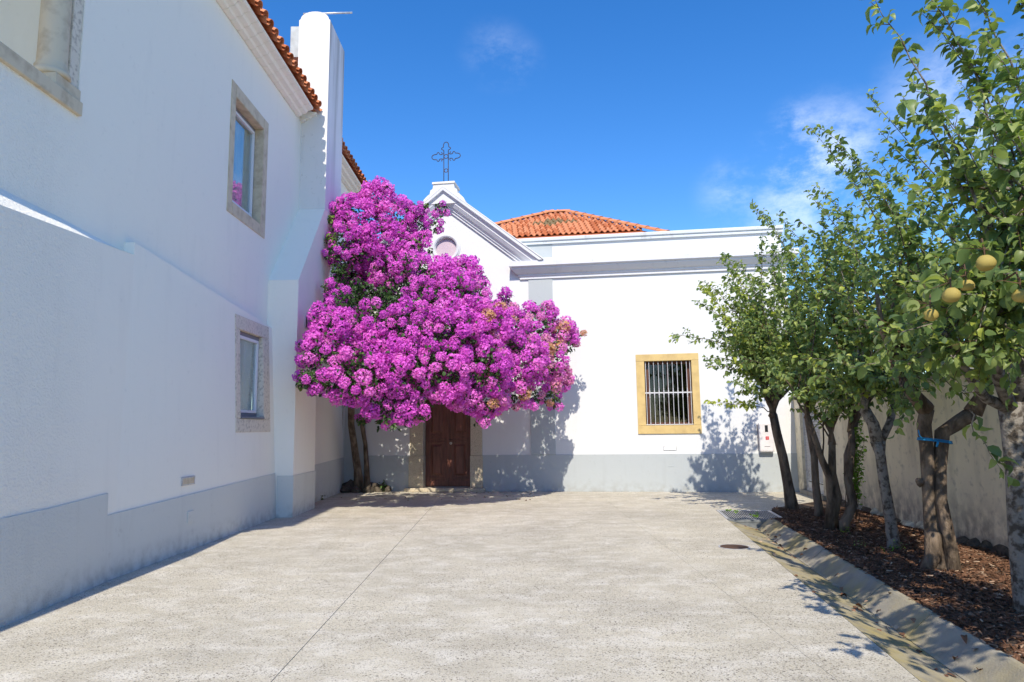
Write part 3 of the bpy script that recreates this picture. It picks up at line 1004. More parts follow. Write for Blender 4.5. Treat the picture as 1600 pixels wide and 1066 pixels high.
# buttress and chimney
BX0, BX1 = -4.9, -4.1
bf = lambda a, b, d: Vector((d, a, b))
B().prism([(12.9, 0), (12.9, 4.47), (14.6, 6.44), (15.92, 6.44), (15.42, 5.6), (14.95, 4.88), (14.52, 4.2), (14.25, 3.2), (14.3, 0)], bf, BX0, BX1).out('buttress', 'white_plaster', hs_)
for (y0, y1, x0, x1) in ((12.887, 12.899, -4.395, BX1 + .013), (12.8995, 14.31, BX1 + .0005, BX1 + .013)):
    B().box(x0, x1, y0, y1, 0, .76).out('plinth', 'grey_paint', hs_)
arch = [(-4.78, 6.442), (-4.10, 6.442), (-4.08, 10.92), (-4.115, 10.94)] + [(-4.435 + .325 * math.cos(math.pi * (.06 + .88 * k / 14)), 10.92 + .21 * math.sin(math.pi * (.06 + .88 * k / 14)) ** .9) for k in range(15)] + [(-4.76, 10.94), (-4.79, 10.92)]
bb = B().prism(arch, lambda a, b, d: Vector((a, d, b)), 14.6, 15.93)
ck = bb.out('chimney', ['chimney_plaster', 'chimney_side'], hs_)
for p_ in ck.data.polygons:
    if p_.normal.x > .8: p_.material_index = 1
bev_box('flue_box', 'duct_metal', hs_, -5.12, -4.80, 15.0, 15.6, 10.25, 11.02, .01)
rod = B().tube([(-4.86, 15.1, 11.40), (-3.70, 15.1, 11.415)], .022, 8)
rod.tube([(-4.84, 15.1, 11.40), (-4.72, 15.1, 11.12)], .012, 6).tube([(-4.5, 15.1, 11.405), (-4.45, 15.1, 11.12)], .012, 6)
tag(rod.out('antenna_boom', 'galvanised', hs_, True), 'thin metal rod above the chimney')
for (z, y) in ((3.82, 13.75),):
    vb = bev_box('vent_frame', 'galvanised', hs_, BX1 + .001, BX1 + .014, 13.35, 14.02, 3.60, 3.85, .003)
    for k in range(6): bev_box('vent_slat', 'dark_interior', vb, BX1 + .0145, BX1 + .017, 13.40 + k * .10, 13.45 + k * .10, 3.62, 3.83, .001)


# windows of the house
def house_window(W, outer, xf, proud, depth, mat, lintel_full):
    y0, y1, z0_, z1 = W
    Y0, Y1, Z0, Z1 = outer
    X = lambda y, z: xf(y, z)

    def stone(name, a, b_, c, d):
        V = []
        for y, z in ((a, c), (b_, c), (b_, d), (a, d)): V.append((X(y, z) + proud, y, z))
        for y, z in ((a, c), (b_, c), (b_, d), (a, d)): V.append((X(y, z) - depth, y, z))
        o = obj(name, V, [(0, 1, 2, 3), (7, 6, 5, 4), (0, 4, 5, 1), (1, 5, 6, 2), (2, 6, 7, 3), (3, 7, 4, 0)], mat, hs_)
        bm = bmesh.new(); bm.from_mesh(o.data); bmesh.ops.bevel(bm, geom=list(bm.edges), offset=.008, segments=2, affect='EDGES'); bm.to_mesh(o.data); bm.free()
    g = .002
    if lintel_full:
        stone('window_lintel', Y0, Y1, z1 + g, Z1); stone('window_jamb', Y0, y0 - g, z0_, z1); stone('window_jamb', y1 + g, Y1, z0_, z1); stone('window_sill', Y0, Y1, Z0, z0_ - g)
    else:
        stone('window_jamb', Y0, y0 - g, Z0, Z1); stone('window_jamb', y1 + g, Y1, Z0, Z1); stone('window_lintel', y0, y1, z1 + g, Z1); stone('window_sill', y0, y1, Z0, z0_ - g)
    xs = X(y0, z0_) - depth * .62
    fr = B()
    t = .05
    for a in ((y0 + .002, y1 - .002, z1 - .07, z1 - .002), (y0 + .002, y1 - .002, z0_ + .002, z0_ + .10), (y0 + .002, y0 + .04, z0_ + .101, z1 - .071), (y1 - .04, y1 - .002, z0_ + .101, z1 - .071)):
        fr.box(xs - .06, xs, a[0], a[1], a[2], a[3], .004)
    o = fr.out('window_frame', 'sash_grey', hs_)
    fr = B()
    q0, q1, r0, r1 = y0 + .042, y1 - .042, z0_ + .102, z1 - .072
    for a in ((q0, q1, r1 - t, r1), (q0, q1, r0, r0 + t), (q0, q0 + t, r0 + t + .001, r1 - t - .001), (q1 - t, q1, r0 + t + .001, r1 - t - .001)):
        fr.box(xs - .055, xs + .012, a[0], a[1], a[2], a[3], .005)
    s2 = fr.out('sash', 'upvc', o)
    B().box(xs - .03, xs - .024, q0 + t + .001, q1 - t - .001, r0 + t + .001, r1 - t - .001).out('pane', 'glass', o)
    # curtain with folds and a dark room behind
    V = []; Fc = []; nn = 60
    for i in range(nn + 1):
        y = y0 + (y1 - y0) * i / nn
        x = xs - .10 + .025 * math.sin(i * 1.15) + .01 * math.sin(i * 2.7)
        V += [(x, y, z0_ + .02), (x, y, z1 - .02)]
    c0 = 0 if lintel_full else 0
    for i in range(c0, nn):
        if lintel_full and i < 14: continue
        Fc.append((2 * i, 2 * i + 2, 2 * i + 3, 2 * i + 1))
    obj('curtain', V, Fc, 'curtain', o)
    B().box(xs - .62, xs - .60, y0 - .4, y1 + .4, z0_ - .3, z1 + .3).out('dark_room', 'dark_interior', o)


house_window(W1, (11.10, 12.68, 1.57, 3.52), lowx, .012, .20, 'pale_limestone', True)
house_window(W2, (10.88, 12.60, 5.20, 7.50), lambda y, z: XU, .014, .24, 'limestone', False)
bev_box('window_ledge', 'sash_grey', hs_, lowx(11.8, 1.8) - .16, lowx(11.8, 1.8) + .03, W1[0] + .01, W1[1] - .01, 1.803, 1.83, .004)
# small vents and covers
for (y0, y1, z0_, z1, mt) in ((9.30, 9.68, .87, .985, 'galvanised'), (15.05, 15.4, 1.16, 1.28, 'iron')):
    x = lowx(y0, .9)
    v_ = bev_box('vent_frame', mt, hs_, x - .01, x + .012, y0, y1, z0_, z1, .003)
    bev_box('vent_grille', 'limestone' if mt != 'iron' else 'dark_interior', v_, x + .0125, x + .015, y0 + .03, y1 - .03, z0_ + .02, z1 - .02, .001)
x = base_x(9.5) + PT
bev_box('cover_plate', 'grey_paint', hs_, x - .03, x - .004, 9.45, 9.62, .37, .52, .003)
# eave of corbelled plaster pieces, clay tiles above
EV0, EV1 = 3.2, 19.4
cove = [(XU + .005, 8.44), (XU + .10, 8.46), (XU + .12, 8.50), (XU + .21, 8.52), (XU + .24, 8.57), (XU + .345, 8.60), (XU + .36, 8.655), (XU + .005, 8.655)]
pm_ = None
y = EV0
ep = .30
while y < EV1:
    if not (14.58 < y + ep and y < 15.95):
        if pm_ is None:
            me = B().prism([(a - XU, b) for a, b in cove], lambda a, b, d: Vector((a, d, b)), .004, ep - .004)
            pm_ = mesh('eave_panel', me.V, me.F, 'white_plaster')
            bm = bmesh.new(); bm.from_mesh(pm_); bmesh.ops.recalc_face_normals(bm, faces=bm.faces); bmesh.ops.bevel(bm, geom=list(bm.edges), offset=.006, segments=1, affect='EDGES'); bm.to_mesh(pm_); bm.free()
        link('eave_panel', pm_, hs_, Matrix.Translation(Vector((XU, y, 0)) - ORG[hs_.name]))
    y += ep
# the last short piece before the chimney
me = B().prism([(a, b) for a, b in cove], lambda a, b, d: Vector((a, d, b)), 14.502, 14.596).out('eave_panel', 'white_plaster', hs_)


def barrel(r0, r1, ln, th_, flip, mat):
    n = 8; V = []; Fc = []
    for (y, r) in ((0, r0), (ln, r1)):
        for rr in (r, r - th_):
            for i in range(n + 1):
                a = math.pi * i / n
                V.append((math.cos(a) * rr, y, (math.sin(a) * rr * .85) * (-1 if flip else 1)))
    m1 = n + 1
    for i in range(n):
        Fc += [(i, i + 1, 2 * m1 + i + 1, 2 * m1 + i), (m1 + i, 3 * m1 + i, 3 * m1 + i + 1, m1 + i + 1), (i, m1 + i, m1 + i + 1, i + 1)]
    return mesh('roof_tile', V, Fc, mat, False)


rslope = rad(24)
roofV = [(XU + .36, EV0, 8.657), (XU + .36, EV1 + 2, 8.657), (XU - 5.2, EV1 + 2, 8.657 + 5.56 * math.tan(rslope)), (XU - 5.2, EV0, 8.657 + 5.56 * math.tan(rslope))]
hroof = obj('roof', roofV, [(0, 1, 2, 3)], 'terracotta', hs_)
cov = [barrel(.10, .085, .46, .014, False, m_n) for m_n in ('terracotta', 'terracotta_pale')]
chn = [barrel(.10, .085, .46, .014, True, m_n) for m_n in ('terracotta', 'terracotta_pale')]
dwn = Vector((-math.cos(rslope), 0, math.sin(rslope)))        # uphill
nr_ = Vector((math.sin(rslope), 0, math.cos(rslope)))
pitch = .275
for rowi in range(3):
    y = EV0 + .14
    while y < EV1 + .6:
        inside_ch = 14.52 < y < 16.02 and rowi < 3
        if not inside_ch:
            for (set_, off, dy, lift) in ((chn, .06, .1375, .085), (cov, 0, 0, .085)):
                yy = y + dy
                if 14.5 < yy < 16.02: continue
                P = Vector((XU + .44, yy, 8.668)) + dwn * (rowi * .40 + random.uniform(-.012, .012)) + nr_ * lift
                sd = nr_.cross(dwn)
                mw = Matrix(((-sd.x, dwn.x, nr_.x, 0), (-sd.y, dwn.y, nr_.y, 0), (-sd.z, dwn.z, nr_.z, 0), (0, 0, 0, 1)))
                link('roof_tile', random.choice(set_), hroof, Matrix.Translation(P - ORG[hs_.name]) @ mw @ Matrix.Rotation(random.uniform(-.03, .03), 4, 'Z'))
        y += pitch

# ================================================================== GARDEN WALL ON THE RIGHT
wl = thing('garden_wall', 'stained cream plaster garden wall behind the row of trees', 'wall', (W_O.x, W_O.y, 0))
wf = lambda a, z, d: gw(a, d, z)
DO = (.42, 1.72, .10, 1.95)
WT = 2.2
B().plate([(-.6, 0), (28, 0), (28, WT), (-.6, WT)], [rect(DO)], wf, 0, -.28).out('wall', 'garden_wall', wl)
cp = [(-.33, WT), (.05, WT), (.05, WT + .05), (-.14, WT + .12), (-.33, WT + .05)]
B().prism(cp, lambda o_, z, d: gw(d, o_, z), -.6, 28).out('coping', 'kerb_concrete', wl)
# louvred metal door
frm = B()
t = .05
for a in ((DO[0] + .003, DO[1] - .003, DO[3] - t, DO[3] - .003), (DO[0] + .003, DO[1] - .003, DO[2] + .003, DO[2] + t), (DO[0] + .003, DO[0] + t, DO[2] + t + .002, DO[3] - t - .002), (DO[1] - t, DO[1] - .003, DO[2] + t + .002, DO[3] - t - .002), ((DO[0] + DO[1]) / 2 - .03, (DO[0] + DO[1]) / 2 + .03, DO[2] + t + .002, DO[3] - t - .002)):
    frm.prism([(a[0], a[2]), (a[1], a[2]), (a[1], a[3]), (a[0], a[3])], wf, -.03, -.075)
ldoor = frm.out('louvred_door', 'grey_door_paint', wl)
bmid = (DO[0] + DO[1]) / 2
for (a0, a1) in ((DO[0] + t + .002, bmid - .032), (bmid + .032, DO[1] - t - .002)):
    z = DO[2] + t + .17
    B().prism([(a0, DO[2] + t + .003), (a1, DO[2] + t + .003), (a1, z - .02), (a0, z - .02)], wf, -.045, -.06).out('kick_plate', 'grey_door_paint', ldoor)
    while z < DO[3] - t - .06:
        V = [gw(a0, -.037, z), gw(a1, -.037, z), gw(a1, -.068, z + .052), gw(a0, -.068, z + .052)]
        V += [v + Vector((0, 0, .006)) for v in V]
        obj('louvre', V, [(0, 1, 2, 3), (4, 5, 6, 7), (0, 1, 5, 4), (1, 2, 6, 5), (2, 3, 7, 6), (3, 0, 4, 7)], 'grey_door_paint', ldoor)
        z += .058
B().prism([(DO[0] - .1, 0), (DO[1] + .1, 0), (DO[1] + .1, 2.2), (DO[0] - .1, 2.2)], wf, -.30, -.34).out('door_backing', 'dark_interior', wl)
hb = B().tube([gw(bmid, .0, 1.06), gw(bmid, -.035, 1.06)], .012, 8)
hb.tube([gw(bmid - .05, .012, 1.05), gw(bmid + .06, .012, 1.07)], .016, 8).tube([gw(bmid, .015, 1.05), gw(bmid, .02, .90)], .012, 8)
hb.out('handle', 'iron', ldoor)
B().prism([(DO[0] - .12, 0), (DO[1] + .12, 0), (DO[1] + .12, .10), (DO[0] - .12, .10)], wf, .07, .002).out('door_sill', 'kerb_concrete', wl)
B().prism([(DO[0] - .20, .101), (DO[0] - .003, .101), (DO[0] - .003, 2.1), (DO[0] - .20, 2.1)], wf, .03, .001).out('door_post', 'garden_wall', wl)
# rough footing stones along the foot of the wall
a = 2.3
while a < 12.5:
    ln = random.uniform(.22, .5)
    o_ = random.uniform(.05, .13); h = random.uniform(.05, .13)
    bm = bmesh.new()
    bmesh.ops.create_icosphere(bm, subdivisions=2, radius=1)
    for v in bm.verts: v.co *= 1 + random.uniform(-.18, .18)
    V = [gw(a + ln / 2, .01, .03) + WD * (v.co.x * ln * .52) + WN * (v.co.y * o_) + Vector((0, 0, v.co.z * h)) for v in bm.verts]
    bm.verts.index_update()
    obj('footing_stone', V, [tuple(q.index for q in f.verts) for f in bm.faces], 'rock' if random.random() < .45 else 'garden_wall', wl)
    bm.free(); a += ln * .95

# ================================================================== DRAIN AND COVERS
gr = thing('drain_grate', 'steel bar drain grate set in the yard before the trees', 'grate', gu(.49, 1.4, 0), -CH_A)
fr = B()
for a in ((-.485, .485, -.645, -.60), (-.485, .485, .60, .645), (-.485, -.44, -.598, .598), (.44, .485, -.598, .598)): fr.box(a[0], a[1], a[2], a[3], -.05, .004, .003)
fr.out('frame', 'grate_steel', gr)
bar = None
for i in range(22):
    x = -.42 + .84 * i / 21
    if bar is None: bar = B().box(-.0085, .0085, -.597, .597, -.035, .002, .001).out('bar', 'grate_steel', gr); me_bar = bar.data; me_bar.materials.append(M['dark_interior']); me_bar.polygons.foreach_set('material_index', [0 if p_.normal.z > .7 else 1 for p_ in me_bar.polygons])  # shade painted in: bar sides near black so the gaps stand out
    o = bar if i == 0 else link('bar', me_bar, gr)
    o.location = (x, 0, 0)
B().box(-.46, .46, -.62, .62, -.30, -.29).out('sump', 'dark_interior', gr)
ds = thing('drain_cover_slab', 'dark concrete slab closing the gutter beside the drain grate', 'slab', gu(.38, .655, 0), -CH_A)
bev_box('slab', 'dark_slab', ds, -.375, .365, -.10, .09, -.035, .012, .008)
bev_box('front_stone', 'dark_slab', ds, -.36, .36, -.095, .05, -.3, -.038, .01)
mh = thing('manhole_cover', 'small round rusty cover set in the yard near the gutter', 'cover', (2.90, 9.28, 0))
B().lathe([(.205, .0005), (.205, .005), (.185, .006), (.185, .0015)], (2.9, 9.28, 0), 32).out('ring', 'grate_steel', mh)
B().lathe([(.18, .0008), (.18, .0045), (.02, .006)], (2.9, 9.28, 0), 32).out('lid', 'rusty_iron', mh)


# ================================================================== PLANTS
def rand_unit():
    v = rng.normal(size=3); return v / np.linalg.norm(v)


def basis(dirs, normals):
    """orthonormal frames: y along dir, z close to normal"""
    y = dirs / np.linalg.norm(dirs, axis=1, keepdims=True)
    x = np.cross(y, normals); x /= np.maximum(1e-6, np.linalg.norm(x, axis=1, keepdims=True))
    z = np.cross(x, y)
    return np.stack([x, y, z], axis=2)               # columns


LEAF_V = np.array([(0, 0, 0), (-.29, .15, .07), (-.41, .46, .11), (-.29, .80, .05), (0, 1, -.12), (.29, .80, .05), (.41, .46, .11), (.29, .15, .07), (0, .33, .0), (0, .70, -.02)])
LEAF_F = np.array([(0, 8, 1), (1, 8, 2), (2, 8, 9), (2, 9, 3), (3, 9, 4), (4, 9, 5), (5, 9, 6), (6, 9, 8), (6, 8, 7), (7, 8, 0)])


LEAF_K = []
for wd_, fold_, droop_, tw_ in ((1, 1, .15, .0), (.85, 2.2, .45, .15), (1.08, .3, .30, -.2), (.8, 3.0, .1, .25), (.95, 1.6, .65, -.1)):
    q_ = LEAF_V.copy()
    q_[:, 0] *= wd_; q_[:, 2] = q_[:, 2] * fold_ - droop_ * q_[:, 1] ** 2 + tw_ * q_[:, 0] * q_[:, 1]
    LEAF_K.append(q_)
LEAF_K = np.array(LEAF_K)


def leaves_mesh(pos, dirs, nors, size, curl=None):
    R = basis(dirs, nors)
    loc_ = LEAF_K[rng.integers(0, len(LEAF_K), len(pos))] * size[:, None, None]
    V = np.einsum('nij,nkj->nki', R, loc_) + pos[:, None]
    n = len(pos)
    Fc = (LEAF_F[None] + (np.arange(n) * len(LEAF_V))[:, None, None]).reshape(-1, 3)
    return V.reshape(-1, 3), Fc


def curve(a, b, bend, n=8, wob=.03):
    """bowed path from a to b; bend is a vector added in the middle"""
    pts = []
    for i in range(n + 1):
        t_ = i / n
        p_ = a.lerp(b, t_) + bend * (4 * t_ * (1 - t_))
        if 0 < i < n: p_ = p_ + Vector((random.uniform(-wob, wob), random.uniform(-wob, wob), random.uniform(-wob, wob)))
        pts.append(p_)
    return pts


EYEV = np.array((0, 0, EYE))


class Tree:
    def __init__(s, name, label, base, bark, singles, leaf=.07, mat='quince_leaf', grp='quince trees along the garden wall', cat='tree', lightness=0):
        s.root = thing(name, label, cat, base, 0, grp)
        s.base = Vector(base); s.bark = bark; s.singles = singles; s.leaf = leaf; s.mat = mat; s.light = lightness
        s.tr = B(); s.tw = B()
        s.P, s.D, s.N, s.S, s.T = [], [], [], [], []

    def stem(s, pts, rs, n=10, lump=.10):
        s.tr.tube(pts, rs, n, True, lump); return s

    def leafs(s, p_, d, size, t_=None):
        s.P.append(p_); s.D.append(d); s.S.append(size)
        nn = rng.normal(size=3) * .55 + np.array((0, -.15, 1.0)); s.N.append(nn)
        s.T.append(min(1, max(0, rng.normal(.48, .24) + s.light)) if t_ is None else t_)

    def twig(s, a, d, ln, r, lf=1.0, light=None, step=.042):
        d = d.normalized()
        b_ = a + d * ln + Vector((0, 0, -.03 * ln))
        pts = curve(a, b_, Vector((random.uniform(-1, 1), random.uniform(-1, 1), random.uniform(-.2, .8))) * .07 * ln, 3, .006)
        s.tw.tube(pts, [r, r * .8, r * .6, r * .35], 3, False)
        k = max(3, int(ln / step))
        for i in range(k):
            t_ = .12 + .88 * (i + random.random() * .6) / k
            j = min(2, int(t_ * 3)); q = pts[j].lerp(pts[j + 1], min(1, t_ * 3 - j))
            s.side_leaf(q, d, lf * (1.05 - .35 * t_), light)
        s.side_leaf(pts[-1], d, lf * .7, light, True)

    def side_leaf(s, q, d, lf, light=None, tip=False):
        rnd = Vector(rand_unit())
        out = (rnd - d * rnd.dot(d)); out.normalize()
        dd = (out * (.2 if tip else 1.0) + d * .55 + Vector((0, 0, -.25)))
        t_ = None if light is None else min(1, max(0, light + random.gauss(0, .15)))
        s.leafs(np.array(q + out * .008), np.array(dd), s.leaf * lf * random.uniform(.5, 1.3), t_)

    def scaffold(s, f, r, offs):
        """main limbs out of a fork; returns their ends"""
        ends = []
        for dx, dy, dz in offs:
            e_ = f + Vector((dx, dy, dz))
            cv_ = curve(f - Vector((dx, dy, dz)) * .10, e_, Vector((-.15 * dx, -.15 * dy, .03)), 4, .015)
            s.tr.tube(cv_, [r, r * .8, r * .66, r * .54, r * .42], 7, True, .1)
            ends += [cv_[2], e_]
        return ends

    def limb(s, a, tip, r0=.02, bow=.25, dens=1.0, start=.22, light=None, twl=(.18, .5)):
        v = tip - a; ln = v.length
        bend = Vector((-.13 * v.x + random.uniform(-.06, .06), -.10 * v.y + random.uniform(-.06, .06), random.uniform(.0, .07) * ln))
        pts = curve(a, tip, bend, 9, .02)
        s.tr.tube(pts, [r0 * (1 - .85 * i / 9) for i in range(10)], 5, False, .06)
        k = int(ln * 9 * dens)
        for i in range(k):
            t_ = start + (1 - start) * (i + random.random()) / k
            j = min(8, int(t_ * 9)); q = pts[j].lerp(pts[j + 1], t_ * 9 - j)
            ax = (pts[j + 1] - pts[j]).normalized()
            rnd = Vector(rand_unit()); rnd = (rnd - ax * rnd.dot(ax)).normalized()
            d = rnd * .9 + ax * .7 + Vector((0, 0, .15))
            l_ = random.uniform(*twl) * (1.15 - .75 * t_)
            s.twig(q, d, max(.06, l_), .004, light=light)
        # leaves on the shoot itself
        k = int(ln * (1 - start) / .035)
        for i in range(k):
            t_ = start + (1 - start) * (i + .5) / k
            j = min(8, int(t_ * 9)); q = pts[j].lerp(pts[j + 1], t_ * 9 - j)
            s.side_leaf(q, (pts[j + 1] - pts[j]).normalized(), 1.1 - .4 * t_, light)
        s.side_leaf(pts[-1], (pts[-1] - pts[-2]).normalized(), .7, light, True)

    def lean(s, f, u, v, y, k=.6, drop=250, tail=None):
        """long shoot that rises towards upper left out of the crown"""
        vs = min(v + drop, 540)
        S_ = at(u + k * (vs - v), vs, y + .15)
        cv_ = curve(f, S_, Vector((0, 0, .08)), 4, .02)
        s.tr.tube(cv_, [.024, .021, .018, .016, .014], 5, False, .06)
        s.limb(S_, at(u, v, y), .013, .1, .85, .04, None, (.08, .26))

    def done(s):
        og = np.array(s.base)
        s.tr.out('trunk', s.bark, s.root, True, False)
        if s.tw.V: s.tw.out('twigs', 'twig', s.root, False, False)['kind'] = 'stuff'
        P, D, Nn, S, T = (np.array(q) for q in (s.P, s.D, s.N, s.S, s.T))
        idx = np.arange(len(P))
        if s.singles:
            ds_ = np.linalg.norm(P - EYEV, axis=1) / S
            # only those inside the picture count as showing
            rel = P - EYEV
            zc = rel @ np.array(_F); uu = 800 + 1067 * (rel @ np.array(_R)) / np.maximum(zc, .1); vv = 533 - 1067 * (rel @ np.array(_U)) / np.maximum(zc, .1)
            ds_ = np.where((zc > .3) & (uu > 0) & (uu < 1600) & (vv > 0) & (vv < 1066), ds_, 1e6)
            order = np.argsort(ds_); one = order[:s.singles]; idx = order[s.singles:]
            R = basis(D[one], Nn[one])
            var = []
            for q in range(6):
                me = mesh('leaf', LEAF_K[q % 5], [tuple(f) for f in LEAF_F.tolist()], s.mat, True)
                add_tint(me, [.18 + .12 * ((q * 5) % 6)] * len(LEAF_V)); var.append(me)
            for j, i in enumerate(one):
                mw = Matrix(R[j].tolist()).to_4x4()
                mw = Matrix.Translation(Vector((P[i] - og).tolist())) @ mw @ Matrix.Scale(float(S[i]), 4)
                link('leaf', var[random.randrange(6)], s.root, mw)
        V, Fc = leaves_mesh(P[idx] - og, D[idx], Nn[idx], S[idx])
        o = mass('crown', V, Fc, np.repeat(T[idx], len(LEAF_V)), s.mat, s.root, 'stuff')
        o.data.shade_smooth()
        return s.root


def fruit(root, p_, r_, mat):
    me = bpy.data.meshes.new('quince')
    bm = bmesh.new(); bmesh.ops.create_uvsphere(bm, u_segments=16, v_segments=10, radius=r_)
    for v in bm.verts:
        z = v.co.z / r_
        k = 1 - .10 * z * z + .05 * math.sin(3 * math.atan2(v.co.y, v.co.x))
        v.co.x *= k * (1.02 - .12 * z); v.co.y *= k * (1.02 - .12 * z)
        if z > .85: v.co.z -= (z - .85) * r_ * 1.1
        if z < -.85: v.co.z += (-.85 - z) * r_ * 1.4
    bm.to_mesh(me); bm.free(); me.shade_smooth(); me.materials.append(M[mat])
    o = link('quince', me, root, Matrix.Translation(p_ - ORG[root.name]) @ Matrix.Rotation(random.uniform(-.5, .5), 4, 'X') @ Matrix.Rotation(random.uniform(0, 3), 4, 'Z'))
    B_ = B().tube([p_ + Vector((0, 0, r_ * .75)), p_ + Vector((.01, .01, r_ * 1.35))], .004, 5)
    return o


def fill(tips, k, jit=.25, shrink=.8, c=None):
    """further shoot ends inside the cloud of the listed ones"""
    res = []
    for _ in range(k):
        w = np.array([random.random() ** 2 for _ in range(3)]); w /= w.sum()
        q = Vector((0, 0, 0))
        for f_ in w: q += random.choice(tips) * float(f_)
        q = c.lerp(q, random.uniform(shrink - .25, shrink + .15))
        res.append(q + Vector((random.uniform(-jit, jit), random.uniform(-jit, jit) * 1.8, random.uniform(-jit, jit))))
    return res


# --- tree nearest the chapel
b0 = Vector((5.11, 12.85, .03))
t1 = Tree('quince_tree', 'quince tree nearest the chapel, single dark trunk leaning left', b0, 'bark_dark', 0, .092)
f1 = at(1208, 648, 12.9)
pts = [b0 + Vector((0, 0, -.06)), b0 + Vector((.0, 0, .10)), b0.lerp(f1, .25) + Vector((.02, 0, 0)), b0.lerp(f1, .55) + Vector((.03, 0, 0)), b0.lerp(f1, .8), f1]
t1.stem(pts, [.15, .12, .10, .088, .08, .08])
tips = [at(u, v, y) for u, v, y in ((1052, 522, 12.3), (1088, 470, 12.4), (1100, 440, 12.8), (1128, 400, 12.9), (1158, 410, 13.1), (1190, 378, 12.9), (1185, 440, 12.2), (1225, 400, 13.2), (1112, 560, 12.2), (1150, 600, 12.1), (1125, 520, 12.9), (1240, 470, 12.0), (1250, 560, 11.9), (1175, 590, 13.3), (1210, 500, 13.6), (1160, 500, 11.9), (1130, 440, 14.3), (1170, 430, 14.6), (1220, 430, 14.7), (1150, 500, 14.6), (1200, 520, 14.9), (1120, 520, 14.2))]
sc1 = t1.scaffold(f1, .065, ((.32, -.1, .50), (-.22, -.1, .45), (.15, .45, .6), (.05, -.35, .5)))
for q in tips: t1.limb(random.choice(sc1), q, .018, .3)
for q in fill(tips, 24, .3, .92, f1): t1.limb(random.choice(sc1), q, .016, .3)
for q in ((1178, 326, 12.4), (1130, 396, 12.6), (1190, 372, 12.7)): t1.lean(f1, *q, .5, 150)
t1.limb(f1, at(1110, 628, 12.4), .012, .2, 1.0, .45, .95, (.06, .14))
for q in ((1098, 448, 12.7), (1150, 420, 12.6)): t1.limb(f1.lerp(at(*q), .5), at(*q), .008, .1, 1.2, .2, .9, (.06, .15))
t1.done()

# --- slim trunk behind it
b0 = Vector((5.14, 11.79, .03))
t2 = Tree('quince_tree', 'quince tree with slim straight grey trunk before the louvred door', b0, 'bark_mid', 0, .092)
f1 = at(1262, 650, 11.8)
t2.stem([b0 + Vector((0, 0, -.06)), b0 + Vector((0, 0, .12)), b0.lerp(f1, .3), b0.lerp(f1, .6) + Vector((.03, 0, 0)), b0.lerp(f1, .85), f1], [.09, .072, .062, .058, .055, .055])
tips = [at(u, v, y) for u, v, y in ((1205, 420, 11.3), (1235, 370, 11.6), (1255, 370, 11.8), (1290, 370, 12.0), (1280, 420, 11.0), (1180, 500, 10.9), (1210, 600, 10.9), (1310, 500, 11.8), (1260, 520, 10.7), (1160, 560, 11.2), (1300, 600, 11.3))]
sc2 = t2.scaffold(f1, .045, ((.30, -.05, .50), (-.15, -.2, .5), (.12, .3, .6)))
for q in tips: t2.limb(random.choice(sc2), q, .016, .3)
for q in fill(tips, 18, .3, .92, f1): t2.limb(random.choice(sc2), q, .014, .3)
for q in ((1176, 322, 11.2), (1215, 335, 11.5)): t2.lean(f1, *q, .6, 200)
t2.done()

# --- many-stemmed bush
b0 = Vector((4.78, 10.16, .03))
t3 = Tree('quince_tree', 'many stemmed quince bush with bright green suckers at its foot', b0, 'bark_dark', 0, .092)
forks = [at(1262, 650, 9.9), at(1300, 690, 10.1), at(1330, 670, 10.2), at(1285, 720, 10.2), at(1345, 640, 10.4)]
t3.stem([b0 + Vector((.02, 0, -.06)), b0 + Vector((.0, -.03, .14)), b0 + Vector((.14, -.02, .40)), b0 + Vector((.10, 0, .75)), forks[2] + Vector((0, 0, -.25)), forks[2]], [.10, .08, .066, .06, .05, .045], 10, .14)
t3.stem([b0 + Vector((-.05, .22, -.06)), b0 + Vector((-.08, .2, .2)), b0 + Vector((-.01, .12, .5)), b0 + Vector((-.10, .05, .85)), forks[1]], [.10, .08, .062, .055, .045], 10, .14)
t3.stem([b0 + Vector((-.14, .15, -.06)), b0 + Vector((-.10, .12, .45)), b0 + Vector((-.14, .05, .8)), forks[3], forks[0]], [.09, .07, .06, .05, .035], 8, .12)
t3.stem([b0 + Vector((.10, 0, .75)), b0 + Vector((.16, .1, 1.1)), forks[4]], [.05, .04, .03], 7, .1)
tips = [at(u, v, y) for u, v, y in ((1205, 560, 9.6), (1235, 480, 9.7), (1255, 400, 9.9), (1285, 340, 10.0), (1310, 330, 9.9), (1340, 360, 10.2), (1360, 400, 10.3), (1270, 600, 9.3), (1330, 560, 9.2), (1240, 620, 9.6), (1370, 480, 9.8), (1390, 560, 10.0), (1310, 420, 9.1))]
forks += t3.scaffold(forks[1], .04, ((.1, -.2, .5), (-.2, .1, .5))) + t3.scaffold(forks[2], .04, ((.3, .1, .5), (.05, -.2, .6))) + t3.scaffold(forks[0], .03, ((-.1, .0, .4),)) + t3.scaffold(forks[4], .028, ((.15, .1, .4),))
for q in tips: t3.limb(random.choice(forks), q, .018, .25)
for q in fill(tips, 18, .3, .92, forks[1]): t3.limb(random.choice(forks), q, .013, .25)
for q in ((1265, 198, 9.3), (1275, 290, 9.5), (1250, 345, 9.4), (1300, 250, 9.6)): t3.lean(forks[2], *q, .62, 260)
fruit(t3.root, at(1284, 567, 9.0), .045, 'green_skin'); fruit(t3.root, at(1196, 612, 9.6), .04, 'green_skin')
t3.done()
sk = Tree('sucker_shoots', 'bright green leafy suckers beside the many stemmed bush', b0 + Vector((.28, .1, 0)), 'twig', 0, .055, 'sucker_leaf', 'low green growth', 'shoots')
